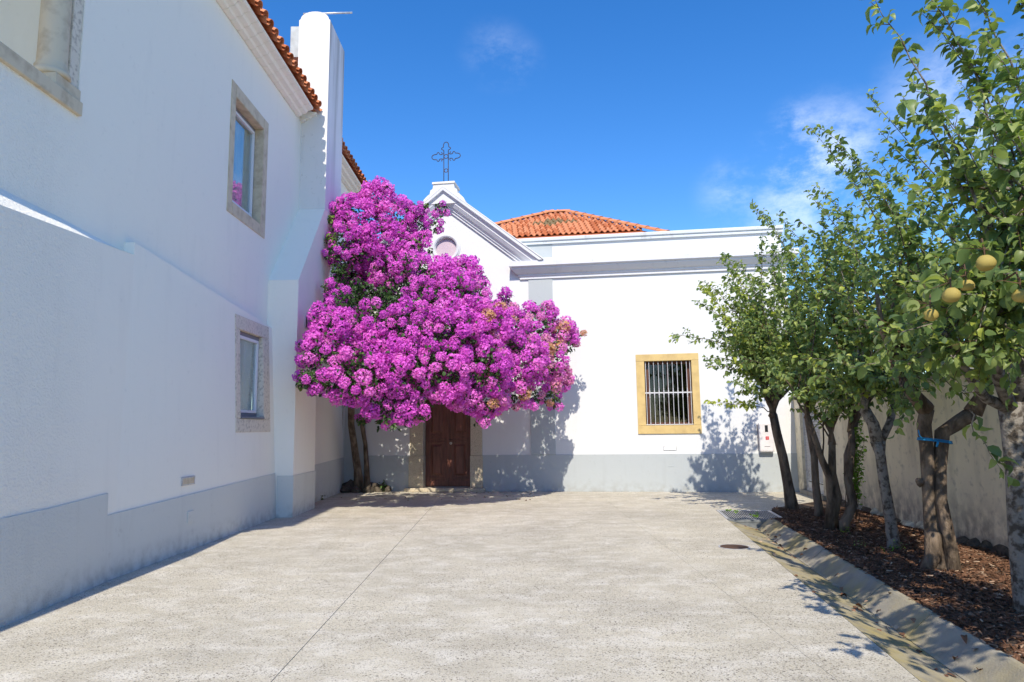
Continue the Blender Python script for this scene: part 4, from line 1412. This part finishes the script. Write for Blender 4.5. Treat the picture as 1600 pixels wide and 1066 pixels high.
for k in range(9):
    a = b0 + Vector((.18 + random.uniform(-.08, .12), .15 + random.uniform(-.15, .15), .05 + .4 * random.random()))
    sk.limb(a, at(random.uniform(1328, 1362), random.uniform(640, 730), 10.3 + random.uniform(-.2, .3)), .006, .1, 1.0, .25, None, (.05, .14))
sk.done()

# --- pale trunk with a knuckled head
b0 = Vector((4.72, 8.75, .03))
t4 = Tree('quince_tree', 'quince tree with pale slightly leaning trunk and knuckled fork', b0, 'bark_pale', 300, .092)
f1 = at(1372, 690, 8.75)
t4.stem([b0 + Vector((0, 0, -.06)), b0 + Vector((0, 0, .1)), b0.lerp(f1, .3) + Vector((.01, 0, 0)), b0.lerp(f1, .6), b0.lerp(f1, .88), f1], [.10, .075, .064, .06, .06, .085])
hA, hB = at(1352, 640, 8.7), at(1398, 630, 8.8)
t4.stem([f1 + Vector((0, 0, -.05)), f1.lerp(hA, .5) + Vector((.02, 0, .02)), hA], [.075, .065, .06], 9, .2)
t4.stem([f1 + Vector((.02, 0, -.04)), f1.lerp(hB, .5) + Vector((.05, 0, 0)), hB], [.05, .045, .04], 9, .15)
tips = [at(u, v, y) for u, v, y in ((1300, 370, 8.6), (1340, 340, 8.6), (1395, 330, 9.0), (1420, 380, 9.2), (1290, 440, 8.0), (1320, 560, 7.9), (1270, 560, 8.2), (1400, 450, 8.0), (1440, 480, 8.9), (1360, 590, 7.9), (1420, 590, 8.2), (1445, 540, 9.3), (1330, 615, 8.2), (1405, 630, 8.6), (1290, 610, 8.5))]
sc4 = t4.scaffold(hA, .042, ((-.12, -.1, .45), (.22, -.2, .5))) + t4.scaffold(hB, .036, ((.25, .1, .5), (.1, .3, .55)))
for q in tips: t4.limb(random.choice(sc4), q, .018, .25)
for q in fill(tips, 18, .3, .92, hA): t4.limb(random.choice(sc4), q, .013, .25)
for q in ((1282, 200, 8.4), (1310, 230, 8.4), (1262, 300, 8.3), (1330, 262, 8.6), (1365, 240, 8.7)): t4.lean(hB, *q, .62, 260)
fruit(t4.root, at(1376, 628, 8.2), .04, 'green_skin')
t4.done()

# --- stout twisted trunk with the blue cord
b0 = Vector((4.57, 7.58, .03))
t5 = Tree('quince_tree', 'stout quince tree with twisted forked trunk tied with blue cord', b0, 'bark_mid', 300, .096)
L1, L2 = at(1448, 640, 7.5), at(1405, 585, 7.4)
R1, R2 = at(1520, 645, 7.4), at(1545, 590, 7.3)
t5.stem([b0 + Vector((-.03, 0, -.06)), b0 + Vector((-.02, .0, .12)), b0 + Vector((-.03, .03, .45)), b0 + Vector((-.05, 0, .85)), b0 + Vector((-.05, -.02, 1.25)), b0 + Vector((-.06, -.03, 1.55)), L1], [.125, .095, .078, .074, .072, .075, .075], 12, .12)
t5.stem([b0 + Vector((.08, -.08, -.06)), b0 + Vector((.07, -.09, .15)), b0 + Vector((.03, -.12, .45)), b0 + Vector((.01, -.10, .75)), b0 + Vector((.06, -.03, 1.05)), b0 + Vector((.12, -.05, 1.45)), R1.lerp(b0 + Vector((.12, -.05, 1.45)), .4), R1], [.09, .07, .06, .06, .065, .075, .075, .075], 10, .12)
t5.stem([b0 + Vector((-.22, -.05, -.05)), b0 + Vector((-.10, -.04, .14)), b0 + Vector((-.05, -.02, .4))], [.05, .09, .08], 8, .15)
t5.stem([b0 + Vector((.15, .05, -.05)), b0 + Vector((.07, .03, .2)), b0 + Vector((.03, 0, .6))], [.06, .09, .08], 8, .15)
t5.stem([L1, L1.lerp(L2, .5) + Vector((-.02, 0, 0)), L2], [.09, .065, .05], 9, .15)
t5.stem([R1, R1.lerp(R2, .6) + Vector((.03, 0, 0)), R2], [.095, .06, .05], 9, .12)
t5.stem([b0 + Vector((-.13, 0, .92)), b0 + Vector((-.18, -.02, .95))], [.05, .03], 7, .2)
c1, c2 = at(1500, 600, 7.0), at(1400, 540, 7.0)
t5.stem([R2, at(1540, 520, 7.1), at(1520, 440, 7.0)], [.045, .03, .02], 7, .1)
t5.stem([L2, at(1380, 520, 7.1), at(1370, 460, 6.9)], [.045, .03, .02], 7, .1)
tips = [at(u, v, y) for u, v, y in ((1400, 330, 6.8), (1350, 420, 6.9), (1370, 350, 7.0), (1330, 500, 6.9), (1375, 400, 6.5), (1560, 230, 7.6), (1480, 270, 6.5), (1540, 300, 6.4), (1590, 330, 7.2), (1440, 330, 6.3), (1460, 450, 6.2), (1400, 580, 6.7), (1560, 480, 6.3), (1620, 420, 7.0), (1430, 620, 6.9), (1480, 580, 6.4), (1560, 600, 6.7), (1600, 540, 7.0), (1440, 598, 6.6), (1505, 612, 6.9), (1548, 606, 7.0), (1470, 540, 6.6), (1530, 560, 6.8))]
sc5 = t5.scaffold(L2, .045, ((-.15, -.15, .5), (.15, -.25, .6), (.1, .2, .6))) + t5.scaffold(R2, .045, ((.2, -.1, .5), (-.1, -.3, .55), (.25, .2, .5)))
for q in tips: t5.limb(random.choice(sc5), q, .018, .25, .8)
for q in fill(tips, 30, .3, .95, c1): t5.limb(random.choice(sc5), q, .014, .25, .8)
for q in ((1358, 152, 7.0), (1375, 205, 7.1), (1420, 120, 7.1), (1350, 265, 7.0), (1440, 190, 7.0), (1395, 260, 6.9), (1500, 130, 7.3)): t5.lean(R2, *q, .62, 300)
t5.limb(L2, at(1405, 632, 6.9), .008, .3, .7, .4); t5.limb(L2, at(1410, 660, 6.9), .008, .4, .7, .5)
t5.done()
bc = thing('blue_cord', 'blue cord tied round the stout forked trunk', 'cord', (b0.x, b0.y - .02, 1.40))
cc = Vector((b0.x + .04, b0.y - .03, 1.40))
ring_ = lambda rx_, ry_, z, ph=0: [cc + Vector((rx_ * math.cos(2 * math.pi * k / 22 + ph), ry_ * math.sin(2 * math.pi * k / 22 + ph), z - .14 * rx_ * math.cos(2 * math.pi * k / 22 + ph))) for k in range(23)]
B().tube(ring_(.175, .125, .0), .005, 6).tube(ring_(.173, .123, .012), .0045, 6).tube(ring_(.178, .127, -.010), .0045, 6).out('loops', 'blue_cord', bc, True)
B().tube([cc + Vector((-.05, -.13, .0)), cc + Vector((-.06, -.15, -.02)), cc + Vector((-.07, -.14, -.06))], .012, 6).tube([cc + Vector((-.17, -.07, .02)), cc + Vector((-.195, -.06, .06)), cc + Vector((-.20, -.05, .12))], .007, 6).out('knot', 'blue_cord', bc, True)

# --- nearest tree at the right edge
b0 = Vector((4.22, 5.85, .03))
t6 = Tree('quince_tree', 'nearest quince tree with lichen pale trunk at the right edge', b0, 'bark_pale', 300, .098)
f1 = at(1580, 640, 5.85)
t6.stem([b0 + Vector((0, 0, -.06)), b0 + Vector((0, 0, .12)), b0.lerp(f1, .35) + Vector((-.02, 0, 0)), b0.lerp(f1, .7), b0.lerp(f1, .93), f1 + Vector((0, 0, .06))], [.12, .10, .088, .082, .085, .10], 12, .06)
h1, h2, h3 = at(1500, 560, 5.4), at(1600, 540, 5.6), at(1560, 480, 5.2)
t6.stem([f1, at(1540, 622, 5.7), at(1510, 580, 5.4), at(1475, 520, 5.1)], [.055, .04, .032, .022], 8, .1)
t6.stem([f1 + Vector((.02, 0, .03)), at(1600, 580, 5.7), h2, at(1585, 420, 5.3)], [.07, .055, .045, .03], 8, .1)
t6.stem([f1, at(1560, 590, 5.5), h3, at(1545, 330, 4.9)], [.06, .05, .035, .02], 8, .1)
tips = [at(u, v, y) for u, v, y in ((1660, -60, 5.4), (1620, 120, 4.6), (1490, 250, 4.7), (1540, 230, 4.3), (1600, 260, 4.3), (1430, 300, 5.0), (1460, 400, 4.8), (1440, 480, 4.8), (1500, 460, 4.4), (1560, 420, 4.3), (1610, 460, 4.5), (1490, 560, 4.7), (1550, 560, 4.5), (1610, 580, 4.8), (1700, 300, 5.2), (1720, 100, 5.4), (1700, 500, 5.4), (1420, 560, 5.2), (1415, 440, 4.6), (1405, 520, 4.7), (1525, 600, 5.2), (1470, 595, 5.4), (1580, 600, 5.0), (1590, 520, 4.7))]
h4, h5 = at(1640, 400, 5.2), at(1600, 300, 4.9)
t6.stem([h2, at(1625, 470, 5.4), h4], [.04, .035, .028], 7, .1)
t6.stem([h3, at(1590, 400, 5.1), h5], [.035, .03, .022], 7, .1)
for q in tips: t6.limb(random.choice((h2, h3, h3, h1)) if q.z < 3.0 else random.choice((h4, h5, h5)), q, .018, .22, .5)
for q in fill(tips, 20, .25, .95, h3): t6.limb(random.choice((h2, h3, h1, h4, h5)), q, .013, .22, .55)
for q in ((1362, -12, 4.7), (1400, -60, 4.8), (1440, 20, 4.9), (1470, -90, 4.9), (1480, 60, 4.9), (1530, -70, 5.0), (1410, 150, 4.9), (1470, 170, 4.7), (1540, 60, 4.6), (1590, -60, 5.0), (1510, 150, 4.5), (1560, 160, 4.4)): t6.lean(h4 if q[1] < 80 else h5, *q, .5, 330)
# a hanging sprig
t6.limb(at(1515, 640, 5.3), at(1578, 748, 5.35), .006, .1, .25, .1, None, (.03, .06))
for (u, v, y, r_) in ((1540, 411, 3.75, .053), (1487, 461, 3.85, .051), (1511, 446, 4.1, .043), (1596, 462, 3.9, .048), (1455, 492, 4.3, .046)):
    fruit(t6.root, at(u, v, y), r_ * .92, 'quince_skin')
    c_ = at(u, v, y) + Vector((0, 0, r_ * 1.5))
    for k in range(5): t6.twig(c_, Vector((random.uniform(-1, 1), random.uniform(.2, 1), random.uniform(-.3, .6))), .13, .004, 1.1, None, .04)
    t6.tw.tube([c_ - Vector((0, 0, r_)), c_, c_ + Vector((.1, .15, .1)), c_ + Vector((.25, .45, .12))], [.004, .005, .006, .008], 5, False)
t6.done()

# --- the next tree of the row stands just outside the picture and shades the corner of the bed
b0 = Vector((3.98, 3.75, .03))
t7 = Tree('quince_tree', 'quince tree beyond the right edge shading the front of the bed', b0, 'bark_mid', 0, .098)
f1 = b0 + Vector((.03, 0, 1.6))
t7.stem([b0 + Vector((0, 0, -.06)), b0 + Vector((0, 0, .15)), b0.lerp(f1, .5), f1], [.12, .10, .09, .085])
sc7 = t7.scaffold(f1, .06, ((-.25, -.2, .4), (.2, -.2, .5), (.1, .2, .5)))
for q in ((2.45, 2.9, 2.4), (2.15, 2.5, 2.7), (2.6, 3.0, 3.1), (2.95, 3.4, 2.9), (3.3, 3.8, 3.3), (3.7, 4.1, 3.5), (4.2, 4.1, 3.3), (4.4, 3.4, 3.5), (3.0, 2.6, 3.4), (3.4, 3.0, 4.0), (2.5, 2.0, 2.9), (3.9, 3.5, 4.2), (3.2, 2.9, 2.4), (3.6, 3.2, 3.0), (2.9, 2.4, 2.7), (3.5, 3.6, 2.5), (3.9, 3.9, 2.9)):
    t7.limb(random.choice(sc7), Vector(q), .016, .2, .8)
t7.done()

# ------------------------------------------------------------------ bougainvillea
bo_base = at(565, 757, 18.0); bo_base.z = 0
bg_ = thing('bougainvillea', 'huge magenta flowering bougainvillea spreading over the chapel door', 'bougainvillea', bo_base)
BL = [  # u, v, radius px, metres ahead
    (590, 310, 24, 15.6), (560, 338, 32, 15.4), (532, 332, 18, 15.2), (622, 338, 30, 15.6), (655, 352, 16, 15.6), (545, 385, 36, 15.0), (598, 382, 40, 15.2), (636, 395, 26, 15.2),
    (520, 400, 14, 14.7), (690, 328, 11, 15.2), (680, 352, 12, 15.2), (660, 374, 11, 15.1), (655, 330, 12, 15.3), (520, 450, 14, 14.4), (610, 425, 32, 15.0), (646, 428, 32, 14.7), (694, 432, 24, 14.5), (720, 435, 30, 14.6),
    (742, 462, 22, 14.5), (750, 440, 12, 14.7), (705, 465, 40, 14.2), (660, 470, 34, 14.2), (536, 470, 20, 14.0), (508, 500, 22, 13.6), (490, 545, 20, 13.3), (480, 590, 15, 13.0), (472, 600, 8, 12.95), (476, 562, 8, 13.0),
    (530, 525, 40, 13.7), (585, 515, 44, 13.8), (640, 520, 48, 13.8), (700, 520, 48, 13.9), (755, 512, 40, 14.3), (800, 512, 32, 14.9), (790, 466, 9, 14.9), (792, 484, 13, 14.9), (835, 505, 27, 15.4), (852, 488, 15, 15.6), (878, 520, 20, 15.9), (899, 524, 11, 16.2), (890, 540, 12, 16.1),
    (512, 575, 38, 13.3), (565, 585, 44, 13.3), (630, 582, 50, 13.5), (695, 578, 46, 13.6), (755, 575, 46, 14.0), (810, 565, 44, 14.6), (852, 560, 34, 15.3), (875, 590, 15, 15.7), (880, 603, 9, 15.8),
    (545, 606, 26, 13.4), (500, 605, 16, 13.2), (590, 622, 26, 13.5), (625, 632, 24, 13.5), (650, 630, 24, 13.6), (640, 652, 13, 13.5), (615, 664, 10, 13.5), (662, 648, 9, 13.6), (722, 612, 27, 13.9), (738, 630, 13, 13.9), (762, 622, 26, 14.1), (800, 612, 26, 14.5), (832, 618, 14, 14.8), (858, 618, 17, 15.3), (868, 630, 8, 15.4),
    (759, 656, 6, 14.0), (566, 655, 9, 15.0), (606, 648, 14, 13.5), 
    # rear body against the wall, seen only from the side and through gaps
    (600, 560, 60, 16.0), (690, 560, 60, 16.0), (760, 550, 50, 16.0), (560, 470, 50, 16.2), (640, 470, 50, 16.3), (570, 410, 40, 16.2)]
BL = [(u, v, r_, y - .65 * max(0, min(1, (15.0 - y) / 1.2))) for u, v, r_, y in BL]
C_ = np.array([tuple(at(u, v, y)) for u, v, r_, y in BL])
Rr = np.array([r_ * y / 1067 for u, v, r_, y in BL])
front_n = len(BL) - 6


def cluster(r_, npet, pet, tint, seed):
    """ball of papery bracts"""
    g = np.random.default_rng(seed)
    d = g.normal(size=(npet, 3)); d /= np.linalg.norm(d, axis=1, keepdims=True)
    rad_ = r_ * (.72 + .36 * g.random(npet))
    pos = d * rad_[:, None] * np.array((1, 1, .85))
    nrm_ = d + g.normal(size=(npet, 3)) * .55
    dr = np.cross(nrm_, g.normal(size=(npet, 3)))
    R = basis(dr, nrm_)
    T_ = np.array([(0, -.5, 0), (.42, 0, .16), (0, .55, .02), (-.42, 0, .16)])
    sz = pet * (.7 + .6 * g.random(npet))
    V = np.einsum('nij,nkj->nki', R, T_[None] * sz[:, None, None]) + pos[:, None]
    Fc = (np.array([(0, 1, 2), (0, 2, 3)])[None] + (np.arange(npet) * 4)[:, None, None]).reshape(-1, 3)
    t_ = np.clip(tint + g.normal(size=npet) * .09, 0, 1)
    return V.reshape(-1, 3), Fc, np.repeat(t_, 4)


CL = [cluster(.115, 170, .042, t_, 50 + i) for i, t_ in enumerate((.15, .28, .42, .34, .52, .22, .64, .76, .97))]
cl_me = []
for V, Fc, T_ in CL:
    me = mesh('flower_cluster', V, [tuple(f) for f in Fc.tolist()], 'bract'); add_tint(me, T_); cl_me.append(me)
pts_ = []
for i in range(len(BL)):
    nn = int(4 * math.pi * Rr[i] ** 2 / .0125) + 3
    if i >= front_n: nn = int(nn * .5)
    for _ in range(nn):
        d = rand_unit()
        if i < front_n and d[1] > .55: continue
        q = C_[i] + d * Rr[i] * random.uniform(.86, 1.06)
        din = np.linalg.norm(q - C_, axis=1) / Rr
        din[i] = 9
        if din.min() < .78: continue
        pts_.append((q, i))
for (u0, v0, u1, v1, y) in ((640, 340, 700, 326, 15.2), (590, 300, 600, 286, 15.5), (560, 320, 552, 300, 15.3), (770, 480, 788, 458, 14.6), (840, 490, 858, 474, 15.4), (880, 520, 910, 520, 16.1), (870, 600, 888, 612, 15.6), (740, 640, 760, 662, 13.6), (640, 650, 612, 672, 13.0), (500, 500, 512, 470, 13.4), (490, 560, 470, 568, 12.6), (720, 430, 752, 428, 14.3), (655, 375, 690, 350, 15.0), (530, 330, 518, 318, 15.0), (610, 640, 606, 668, 13.0), (830, 620, 838, 636, 14.4)):
    for k in range(5):
        f_ = k / 4
        pts_.append((np.array(at(u0 + (u1 - u0) * f_ + random.uniform(-4, 4), v0 + (v1 - v0) * f_ + random.uniform(-4, 4), y)), 9))
random.shuffle(pts_)
# thin so that neighbouring heads only just overlap, and leave a few leafy hollows
keep = []
HOL = [tuple(at(u, v, y)) + (r_,) for u, v, y, r_ in ((560, 462, 13.9, .26), (610, 460, 13.8, .30), (525, 420, 14.3, .2), (585, 478, 13.6, .22), (530, 490, 13.4, .14), (640, 410, 14.4, .12), (690, 505, 13.2, .09), (760, 600, 13.4, .08), (600, 560, 12.7, .07), (840, 540, 14.9, .08), (500, 590, 12.8, .07), (660, 380, 14.8, .1), (655, 480, 13.5, .15), (735, 540, 13.4, .07), (630, 350, 15, .09))]
grid_ = {}
SPC = .19
for q, i in pts_:
    if any((q[0] - h[0]) ** 2 + ((q[1] - h[1]) * .12) ** 2 + (q[2] - h[2]) ** 2 < (h[3] * (1.75 if h[3] > .19 else 1.3)) ** 2 for h in HOL) and random.random() < .92: continue
    w_ = math.sin(q[0] * 4.1 + 1) * math.sin(q[2] * 4.7 + q[0]) * math.sin(q[1] * 3.3 + 2)
    if w_ > .42 and random.random() < .7: continue
    key = tuple((q // SPC).astype(int))
    near_ = [w for dx in (-1, 0, 1) for dy in (-1, 0, 1) for dz in (-1, 0, 1) for w in grid_.get((key[0] + dx, key[1] + dy, key[2] + dz), ())]
    if any(float(((q - w) ** 2).sum()) < (SPC * (.75 + .5 * ((i * 7919) % 100) / 100)) ** 2 for w in near_): continue
    grid_.setdefault(key, []).append(q)
    keep.append((q, i))
rel = np.array([k_[0] for k_ in keep]) - EYEV
order = np.argsort(np.linalg.norm(rel, axis=1))
Vs, Fs, Ts, off = [], [], [], 0
single = 0
for rank, j in enumerate(order):
    q, i = keep[j]
    u = 800 + 1067 * (rel[j] @ np.array(_R)) / (rel[j] @ np.array(_F))
    v = 533 - 1067 * (rel[j] @ np.array(_U)) / (rel[j] @ np.array(_F))
    pt = max(0, min(1, (u - 720) / 190)) * (1 if v > 440 else .2)
    x_ = random.random()
    if x_ < pt * .14: kx = 8
    elif x_ < pt * .55: kx = random.choice((6, 7))
    else: kx = random.randrange(6)
    sc_ = random.uniform(.75, 1.45) * (.8 if Rr[i] < .2 else 1)
    rot = Quaternion(Vector(rand_unit()), random.uniform(0, 6.28)).to_matrix()
    if single < 300 and i < front_n:
        link('flower_cluster', cl_me[kx], bg_, Matrix.Translation(Vector((q - np.array(bo_base)).tolist())) @ rot.to_4x4() @ Matrix.Scale(sc_, 4))
        single += 1
    else:
        V, Fc, T_ = CL[kx]
        Vs.append(V @ np.array(rot).T * sc_ + q - np.array(bo_base)); Fs.append(Fc + off); Ts.append(T_); off += len(V)
mass('flower_mass', np.concatenate(Vs), np.concatenate(Fs), np.concatenate(Ts), 'bract', bg_, 'stuff')
print('clusters', len(keep))
# leaves through the body
P, D, Nn, S, T = [], [], [], [], []
for i in range(len(BL)):
    nn = int(420 * Rr[i] ** 2 * 4) + 10
    for _ in range(nn):
        d = rand_unit()
        q = C_[i] + d * Rr[i] * (random.uniform(.45, .9) if random.random() < .80 else random.uniform(.9, 1.12))
        P.append(q); D.append(rand_unit() + d * .6); Nn.append(rand_unit() * .8 + np.array((0, -.3, .8))); S.append(random.uniform(.05, .085)); T.append(min(1, max(0, random.gauss(.35, .2))))
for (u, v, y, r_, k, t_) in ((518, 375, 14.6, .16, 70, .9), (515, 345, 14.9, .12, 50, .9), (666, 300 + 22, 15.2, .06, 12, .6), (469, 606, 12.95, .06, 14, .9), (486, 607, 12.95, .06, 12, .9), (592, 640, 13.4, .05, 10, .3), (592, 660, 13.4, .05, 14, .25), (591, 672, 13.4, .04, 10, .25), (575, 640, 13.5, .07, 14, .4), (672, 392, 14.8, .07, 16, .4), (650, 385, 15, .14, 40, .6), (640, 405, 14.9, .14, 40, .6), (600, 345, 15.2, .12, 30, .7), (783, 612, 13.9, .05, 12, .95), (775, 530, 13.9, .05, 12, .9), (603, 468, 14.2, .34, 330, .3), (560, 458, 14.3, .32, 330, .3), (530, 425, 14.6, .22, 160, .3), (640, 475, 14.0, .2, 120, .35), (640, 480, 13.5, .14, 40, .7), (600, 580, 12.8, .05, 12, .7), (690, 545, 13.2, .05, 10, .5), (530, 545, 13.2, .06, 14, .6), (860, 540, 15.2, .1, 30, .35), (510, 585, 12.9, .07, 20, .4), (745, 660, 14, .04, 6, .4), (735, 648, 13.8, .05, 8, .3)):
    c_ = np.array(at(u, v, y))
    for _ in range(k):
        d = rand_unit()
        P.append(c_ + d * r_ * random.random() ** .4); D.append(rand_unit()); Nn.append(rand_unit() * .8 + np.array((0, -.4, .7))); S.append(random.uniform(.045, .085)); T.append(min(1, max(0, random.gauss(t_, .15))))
V, Fc = leaves_mesh(np.array(P) - np.array(bo_base), np.array(D), np.array(Nn), np.array(S))
mass('foliage', V, Fc, np.repeat(np.array(T), len(LEAF_V)), 'boug_leaf', bg_, 'stuff')
# stems
tb1 = [at(u, v, y) for u, v, y in ((562, 760, 17.9), (559, 735, 17.8), (554, 700, 17.6), (549, 665, 17.3), (549, 635, 17.0), (555, 590, 16.6), (560, 520, 16.2), (565, 430, 16.0), (570, 360, 15.8))]
tb1[0].z = -.05
B().tube(tb1, [.15, .10, .088, .082, .08, .078, .07, .05, .03], 10, True, .12).out('trunk', 'bark_mid', bg_, True, False)
tb2 = [at(u, v, y) for u, v, y in ((574, 758, 17.95), (573, 730, 17.95), (571, 695, 17.9), (566, 668, 17.8), (566, 640, 17.6), (600, 590, 16.6), (660, 545, 15.6), (720, 520, 15.2))]
tb2[0].z = -.05
B().tube(tb2, [.09, .065, .055, .06, .055, .05, .04, .025], 9, True, .12).out('trunk', 'bark_mid', bg_, True, False)
for (a, q) in ((5, (520, 580, 14.2)), (5, (640, 580, 14.4)), (6, (600, 470, 14.6)), (6, (700, 450, 15.0)), (7, (640, 380, 15.4)), (5, (780, 560, 15.2)), (5, (860, 540, 15.9)), (8, (590, 310, 15.5)), (7, (530, 340, 15.2)), (5, (490, 570, 13.5)), (5, (700, 600, 14.2))):
    e_ = at(*q); a_ = tb1[a]
    cv = curve(a_, e_, Vector((0, -.1, .25)), 7, .05)
    B().tube(cv, [.045 * (1 - .11 * i) for i in range(8)], 6, True, .1).out('branch', 'bark_mid', bg_, True, False)
# root mound: rough stones and earth
rock_spots = [(532, 758, 18.0, .22), (548, 752, 18.1, .24), (583, 757, 18.0, .20), (595, 760, 17.9, .16), (540, 762, 17.8, .16), (605, 762, 17.9, .13), (575, 764, 17.7, .14), (556, 765, 17.7, .13), (587, 752, 18.15, .2)]
for k, (u, v, y, r_) in enumerate(rock_spots):
    c_ = at(u, v, y); c_.z = r_ * .35
    bm = bmesh.new(); bmesh.ops.create_icosphere(bm, subdivisions=2, radius=r_)
    for w in bm.verts: w.co *= 1 + random.uniform(-.2, .2); w.co.z *= .8
    me = bpy.data.meshes.new('garden_rock'); bm.to_mesh(me); bm.free(); me.materials.append(M['rock'])
    o = link('garden_rock', me, None, Matrix.Translation(c_))
    tag(o, 'rough dark stone at the foot of the bougainvillea trunks', 'rock', 'stones round the bougainvillea')


# ------------------------------------------------------------------ low weeds
def weed(u, v, y, h, k, label, mat='sucker_leaf', leaf=.05):
    b_ = at(u, v, y); b_.z = .03 if u > 1200 else 0
    w_ = Tree('weed', label, b_, 'twig', 0, leaf, mat, 'small weeds at ground level', 'weed')
    for _ in range(k):
        w_.twig(b_ + Vector((random.uniform(-.04, .04), random.uniform(-.04, .04), 0)), Vector((random.uniform(-.7, .7), random.uniform(-.7, .7), 1)), h * random.uniform(.5, 1.1), .003, 1, None, .03)
    w_.done()


weed(598, 755, 17.8, .3, 6, 'leafy weed beside the bougainvillea stones', 'boug_leaf', .07)
weed(501, 776, 15.9, .16, 4, 'tiny weed at the foot of the house wall by the buttress', 'boug_leaf', .06)
weed(515, 768, 17.2, .10, 3, 'tiny weed in the shaded corner beside the chapel', 'boug_leaf', .05)
weed(1322, 838, 9.9, .12, 8, 'low green weed in front of the many stemmed bush', 'sucker_leaf', .03)
weed(1345, 862, 8.9, .10, 6, 'blue green weed tuft left of the pale trunk', 'quince_leaf', .03)
weed(1405, 862, 8.6, .13, 8, 'weed tuft right at the foot of the pale trunk', 'quince_leaf', .035)
weed(1390, 868, 8.5, .10, 6, 'bright weed tuft left at the foot of the pale trunk', 'sucker_leaf', .03)
for k, (a_, b_) in enumerate(((-.22, .35), (.06, -.3))):
    p_ = gu(.49 + a_, 1.4 + b_, 0)
    w_ = Tree('weed', ('green weed growing through the left of the drain grate', 'green weed growing through the middle of the drain grate')[k], p_, 'twig', 0, .05, 'sucker_leaf', 'weeds in the drain grate', 'weed')
    for _ in range(7): w_.twig(p_ + Vector((random.uniform(-.05, .05), random.uniform(-.1, .1), -.02)), Vector((random.uniform(-1, 1), random.uniform(-1, 1), .7)), .09, .003, 1, None, .03)
    w_.done()

# ------------------------------------------------------------------ bark chips
n = 26000
tt = rng.random(n); rr2 = -15 + 17.0 * rng.random(n)
rr2 = np.where(rng.random(n) < .75, -8.5 + 10.4 * rng.random(n), rr2)
PP = []
for a_, r_ in zip(tt, rr2):
    lft = gu(.70 if r_ < .5 else 1.03, r_)
    # right limit: the garden wall
    dwall = (lft - W_O).dot(WN)
    wdt = max(.1, (dwall - .06) / abs(E1.dot(WN)))
    p_ = lft + E1 * (a_ * wdt)
    PP.append((p_.x, p_.y, .038))
PP = np.array(PP)
hum = .02 * (np.sin(PP[:, 0] * 5.1) * np.sin(PP[:, 1] * 4.3) + 1)
PP[:, 2] += hum * rng.random(n) + rng.random(n) * .012
dirs = rng.normal(size=(n, 3)); dirs[:, 2] *= .25
nors = rng.normal(size=(n, 3)) * .35 + np.array((0, 0, 1))
R = basis(dirs, nors)
CV = np.array([(-.5, -1, 0), (.4, -.9, .05), (.55, .8, 0), (-.35, 1, .08), (-.4, -.8, .35), (.35, -.7, .4), (.4, .7, .38), (-.3, .8, .36)])
CF = np.array([(4, 5, 6), (4, 6, 7), (0, 1, 5), (0, 5, 4), (1, 2, 6), (1, 6, 5), (2, 3, 7), (2, 7, 6), (3, 0, 4), (3, 4, 7)])
sz = np.stack([rng.uniform(.008, .022, n), rng.uniform(.014, .042, n), rng.uniform(.008, .02, n)], 1)
V = np.einsum('nij,nkj->nki', R, CV[None] * sz[:, None, :]) + PP[:, None]
Fc = (CF[None] + (np.arange(n) * 8)[:, None, None]).reshape(-1, 3)
o = mass('bark_mulch', V.reshape(-1, 3), Fc, np.repeat(np.clip(rng.normal(.42, .25, n), 0, 1), 8), 'chip', None, 'stuff')
tag(o, 'brown bark chip mulch covering the bed under the trees', 'mulch')

# fallen petals and leaves near the door
n = 90
P = np.array([tuple(ch(random.uniform(-3.6, 1.6), -random.uniform(.1, 2.2) ** 1.0, .006)) for _ in range(n)])
V, Fc = leaves_mesh(P, rng.normal(size=(n, 3)) * np.array((1, 1, .1)), rng.normal(size=(n, 3)) * .2 + np.array((0, 0, 1)), rng.uniform(.03, .06, n))
n2 = 80
P2 = np.array([tuple(gu(random.choice((random.gauss(.40, .09), random.gauss(.42, .12), random.uniform(.0, .7))), random.uniform(-8, .4), 0)) for _ in range(n2)])
for q in P2:
    t_ = (Vector(q) - G0).dot(E1)
    q[2] = .006 if t_ < 0 else (-.29 * t_ + .008 if t_ < .445 else -.125 + (t_ - .445) * .87 + .012)
V2, F2 = leaves_mesh(P2, rng.normal(size=(n2, 3)) * np.array((1, 1, .1)), rng.normal(size=(n2, 3)) * .25 + np.array((0, 0, 1)), rng.uniform(.03, .07, n2))
V, Fc, n = np.concatenate([V, V2]), np.concatenate([Fc, F2 + len(V)]), n + n2
o = mass('fallen_leaves', V, Fc, np.repeat(.35 + .65 * rng.random(n), len(LEAF_V)), 'chip', None, 'stuff')
tag(o, 'dry fallen leaves scattered on the paving and in the gutter', 'leaves')
